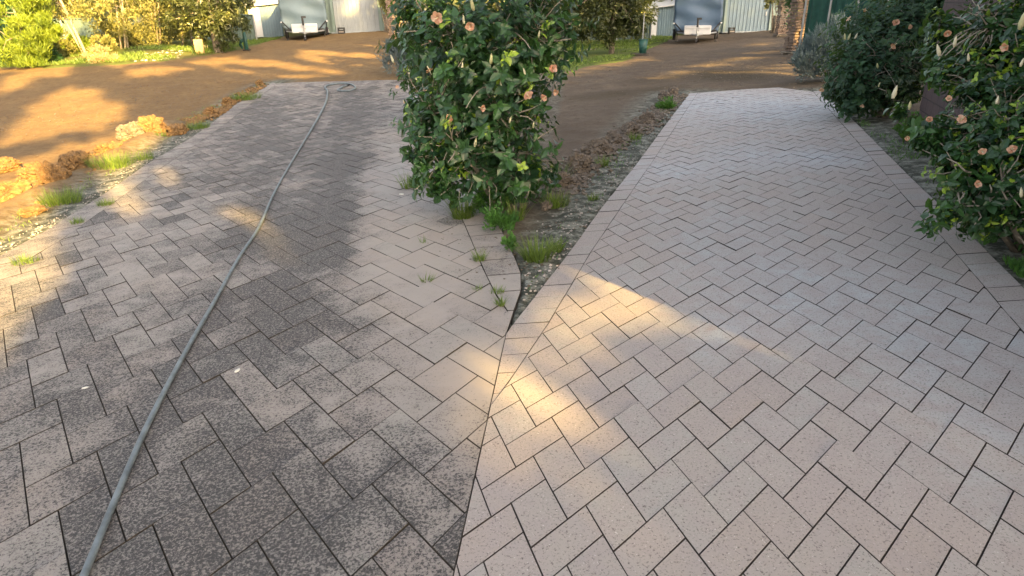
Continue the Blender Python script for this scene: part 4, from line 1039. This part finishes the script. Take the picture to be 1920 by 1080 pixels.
# shade cloth screen behind the right shrubs
def screen(pxa, pxb, Y, label):
    a = at(pxa, 60, Y); b = at(pxb, 60, Y - 4); a.z = terr(a.x, a.y); b.z = terr(b.x, b.y); w = (b - a).length; H = 3.2
    root = empty('shade_cloth_screen', a, math.atan2(b.y - a.y, b.x - a.x)); tag(root, label, 'screen')
    v = []; f = []; n = 60
    for i in range(n + 1):
        x = w * i / n; d = .06 * math.sin(i * 1.3) + .03 * math.sin(i * 2.9)
        v += [(x, d, .02), (x, d * .6, H), (x, d + .01, .02), (x, d * .6 + .01, H)]
    for i in range(n): q = i * 4; f += [(q, q + 4, q + 5, q + 1), (q + 2, q + 3, q + 7, q + 6)]
    mesh_obj('cloth', v, f, M['cloth'], root, True)
    for i in range(5): MB().tube([(w * i / 4, -.12, -.1), (w * i / 4, -.12, H + .1)], .035, 8).build('post', M['steel'], root)
screen(1508, 1720, 24, 'dark green shade cloth screen on poles behind the right lavender')
# far wood closing the view
def wood():
    r = random.Random(99); L = Leaves()
    for i in range(26000):
        x = r.uniform(-75, 75); y_ = r.uniform(50, 62) - abs(x) * .12; z = terr(x, y_) + r.random() ** 1.0 * (9 + 3 * math.sin(x * .35) + 1.5 * math.sin(x * 1.1))
        s = .9; cl = .5 + .5 * math.sin(x * .9 + z * 1.3) * math.sin(y_ * .8 + x * .3)
        L.blade(Vector((x, y_, z)), rv(r), s * r.uniform(.5, 1.2), s * .5, min(1, cl * .7 + r.random() * .3))
    o = L.build('far_wood', M['darkt2']); tag(o, 'distant wood behind everything', kind='stuff')
M['darkt2'] = leafmat('wood_leaf', (0.03, 0.045, 0.015), (0.14, 0.15, 0.05), .7, .25)
wood()

# ------------------------------------------------------------------ house wall on the right
pa = G(1716, 238); vp = G(1800, 290); dirw = Vector((RRO[3][0] - RRO[0][0], RRO[3][1] - RRO[0][1], 0)).normalized()
wl = 9.0; ang = math.atan2(dirw.y, dirw.x)
root = empty('brick_house', (pa.x, pa.y, pa.z - .1), ang); tag(root, 'brown brick house with the corner showing between the right bushes', 'house')
o = MB().box((wl / 2, 1.5 * 1 + .0, 1.6), (wl, 3.0, 3.2)).build('wall', M['bwall'], root)
MB().box((wl / 2, 1.5, 3.28), (wl + .9, 3.9, .14)).build('roof', M['shedg'], root)

# ------------------------------------------------------------------ added leaf screen behind the viewer, gaps shaped to place the sun patches
d2 = Vector((-math.sin(SUN_AZ), math.cos(SUN_AZ))); p2 = Vector((math.cos(SUN_AZ), math.sin(SUN_AZ))); TE = math.tan(SUN_EL); DB = 20.0
def cz(p):  # where the sun ray through p crosses the added leaf screen
    h = Vector((p[0], p[1])); return (h.dot(p2), p[2] + (h.dot(d2) + DB) * TE)
def pz(pix): return [cz(G(*q)) for q in pix]
LIT = [  # ground patches where the added screen is left open to the sun
    [(0, 262), (60, 195), (115, 165), (165, 163), (185, 175), (178, 195), (205, 225), (222, 240), (150, 245), (60, 262), (0, 275)],
    [(190, 190), (215, 185), (240, 205), (232, 225), (205, 215)],
    [(0, 300), (75, 292), (130, 262), (150, 272), (100, 300), (85, 330), (90, 372), (92, 405), (110, 470), (120, 520), (60, 560), (0, 640), (-120, 700), (-120, 300)],
    [(150, 262), (230, 250), (275, 225), (310, 235), (300, 262), (265, 290), (238, 330), (262, 400), (240, 405), (205, 355), (190, 310)],
    [(297, 316), (312, 318), (332, 340), (325, 348), (303, 330)], [(232, 428), (245, 432), (252, 462), (240, 458)],
    [(412, 400), (420, 402), (442, 425), (436, 428)], [(436, 386), (444, 388), (526, 455), (518, 462), (470, 420)],
    [(1205, 470), (1250, 470), (1235, 510), (1200, 560), (1130, 600), (1060, 640), (1010, 680), (985, 740), (1010, 770), (975, 800), (925, 875), (945, 770), (985, 690), (1035, 605), (1130, 540)],
    [(890, 905), (935, 850), (1010, 790), (1050, 795), (1035, 830), (970, 880), (905, 925)], [(1070, 840), (1100, 800), (1165, 785), (1155, 815), (1090, 850)],
    [(1200, 400), (1260, 385), (1270, 400), (1215, 430)],
    [(1852, 1080), (1885, 960), (1915, 865), (1930, 880), (1885, 1080)], [(1850, 780), (1862, 755), (1868, 765), (1856, 785)], [(1462, 612), (1510, 570), (1518, 574), (1470, 612)], [(1540, 545), (1588, 515), (1592, 520), (1548, 550)],
    [(1628, 460), (1655, 440), (1658, 444), (1634, 464)],
    [(420, 108), (520, 114), (590, 127), (640, 133), (640, 137), (560, 131), (440, 120)], [(420, 126), (470, 134), (470, 139), (425, 132)], [(560, 92), (640, 100), (722, 102), (722, 110), (640, 107), (560, 98)],
    [(560, 100), (640, 113), (722, 119), (722, 127), (640, 122), (560, 112)], [(230, 132), (300, 125), (360, 128), (300, 142), (240, 144)], [(340, 118), (400, 108), (450, 104), (430, 118), (400, 124)], [(480, 142), (640, 138), (580, 144)],
    [(0, 150), (60, 128), (70, 140), (40, 165), (0, 175)], [(100, 118), (180, 112), (300, 95), (360, 84), (420, 90), (370, 100), (300, 116), (220, 128), (200, 120)],
    [(1068, 136), (1140, 118), (1220, 104), (1222, 109), (1140, 124), (1068, 142)], [(1060, 190), (1108, 178), (1112, 184), (1060, 197)], [(1175, 210), (1235, 190), (1238, 195), (1180, 216)], [(1040, 260), (1085, 238), (1090, 245), (1040, 268)],
    [(1320, 122), (1380, 108), (1458, 88), (1460, 93), (1385, 114), (1322, 126)], [(1225, 146), (1290, 130), (1292, 134), (1228, 150)], [(1050, 225), (1120, 212), (1050, 235)], [(1410, 84), (1440, 77), (1440, 80), (1412, 87)]]
LITCZ = [pz(q) for q in LIT]
# background crowns that catch the sun: (px0,px1,py0,py1,Y)
for (x0, x1, y0, y1, Y) in [(-60, 380, -60, 82, 34), (20, 120, -60, 124, 24), (470, 505, 2, 30, Yq), (1180, 1215, -10, 40, 33), (722, 765, 20, 75, 30)]:
    LITCZ.append([cz(at(x, y_, Y)) for x, y_ in ((x0, y0), (x1, y0), (x1, y1), (x0, y1))])
_r = random.Random(17)
for _k in range(26):
    _x = _r.uniform(648, 712); _y = _r.uniform(-6, 38) ; _a = _r.uniform(2, 6); _b = _r.uniform(3, 9)
    if _x > 690 or _y < 22: LITCZ.append([cz(at(_x + dx * _a + _r.uniform(-2, 2), _y + dy * _b, Ys)) for dx, dy in ((-1, -.5), (0, -1), (1, -.3), (.8, .8), (-.5, 1))])
def build_shade_screen():
    r = random.Random(5); global rnd
    n1, n2, n3 = 100000, 100000, 12000; n = n1 + n2 + n3
    C = np.array([r.uniform(-4, 16) for _ in range(n1)] + [r.uniform(-12, 42) for _ in range(n2)] + [r.choice((r.uniform(-12, -4), r.uniform(16, 42))) for _ in range(n3)])
    Z = np.array([r.uniform((DB - 4) * TE, (DB + 14) * TE) for _ in range(n1)] + [r.uniform((DB + 13) * TE, (DB + 48) * TE) for _ in range(n2)] + [r.uniform((DB - 4) * TE, (DB + 14) * TE) for _ in range(n3)])
    big = np.array([0] * n1 + [1] * (n2 + n3))
    keep = np.ones(n, bool)
    for poly in LITCZ:
        ar = abs(area([(q[0], q[1] / TE) for q in poly])); e = (0.12 if ar > .08 else 0.025) if min(q[1] for q in poly) < (DB + 9) * TE else 0.14
        keep &= ~(inpoly(C, Z, poly) | (pdist(C, Z, list(poly) + [poly[0]]) < e))
    # far-left sector stays open above the sun line so the far trees are lit
    keep &= ~((C < 2.5) & (Z > (DB + 34) * TE + 0.29 * C))
    trees = [(-9, 7), (-3, 8.5), (3.5, 9.5), (10, 10), (17, 10), (24, 10), (31, 10), (38, 10)]  # trunk positions that carry the added leaf screen
    fol = [Leaves() for _ in trees]
    for c, z, bg_ in zip(C[keep], Z[keep], big[keep]):
        k = min(range(len(trees)), key=lambda i: abs(trees[i][0] - c)); off = -r.random() * 1.2
        # follow the sun ray so depth inside the screen does not move the shadow
        h = p2 * c - d2 * (DB - off); p = Vector((h.x, h.y, z - off * TE))
        fol[k].blade(p, rv(r), r.uniform(.3, .48) if bg_ else r.uniform(.15, .28), r.uniform(.24, .36) if bg_ else r.uniform(.12, .18), r.random())
    for i, (c, _) in enumerate(trees):
        h = p2 * c - d2 * (DB + .6); base = Vector((h.x, h.y, terr(h.x, h.y)))
        root = empty('shade_screen', base); tag(root, 'added unseen leaf screen behind the viewer, open where sun patches fall', 'tree', 'added shade screen behind the viewer')
        o = fol[i].build('crown', M['darkt'], root); o.matrix_parent_inverse = Matrix.Translation(-base)
        MB().tube([(0, 0, -.2), (.1, 0, 4), (0, 0, 16)], [.38, .3, .08], 10).build('trunk', M['bark'], root, True)
build_shade_screen()
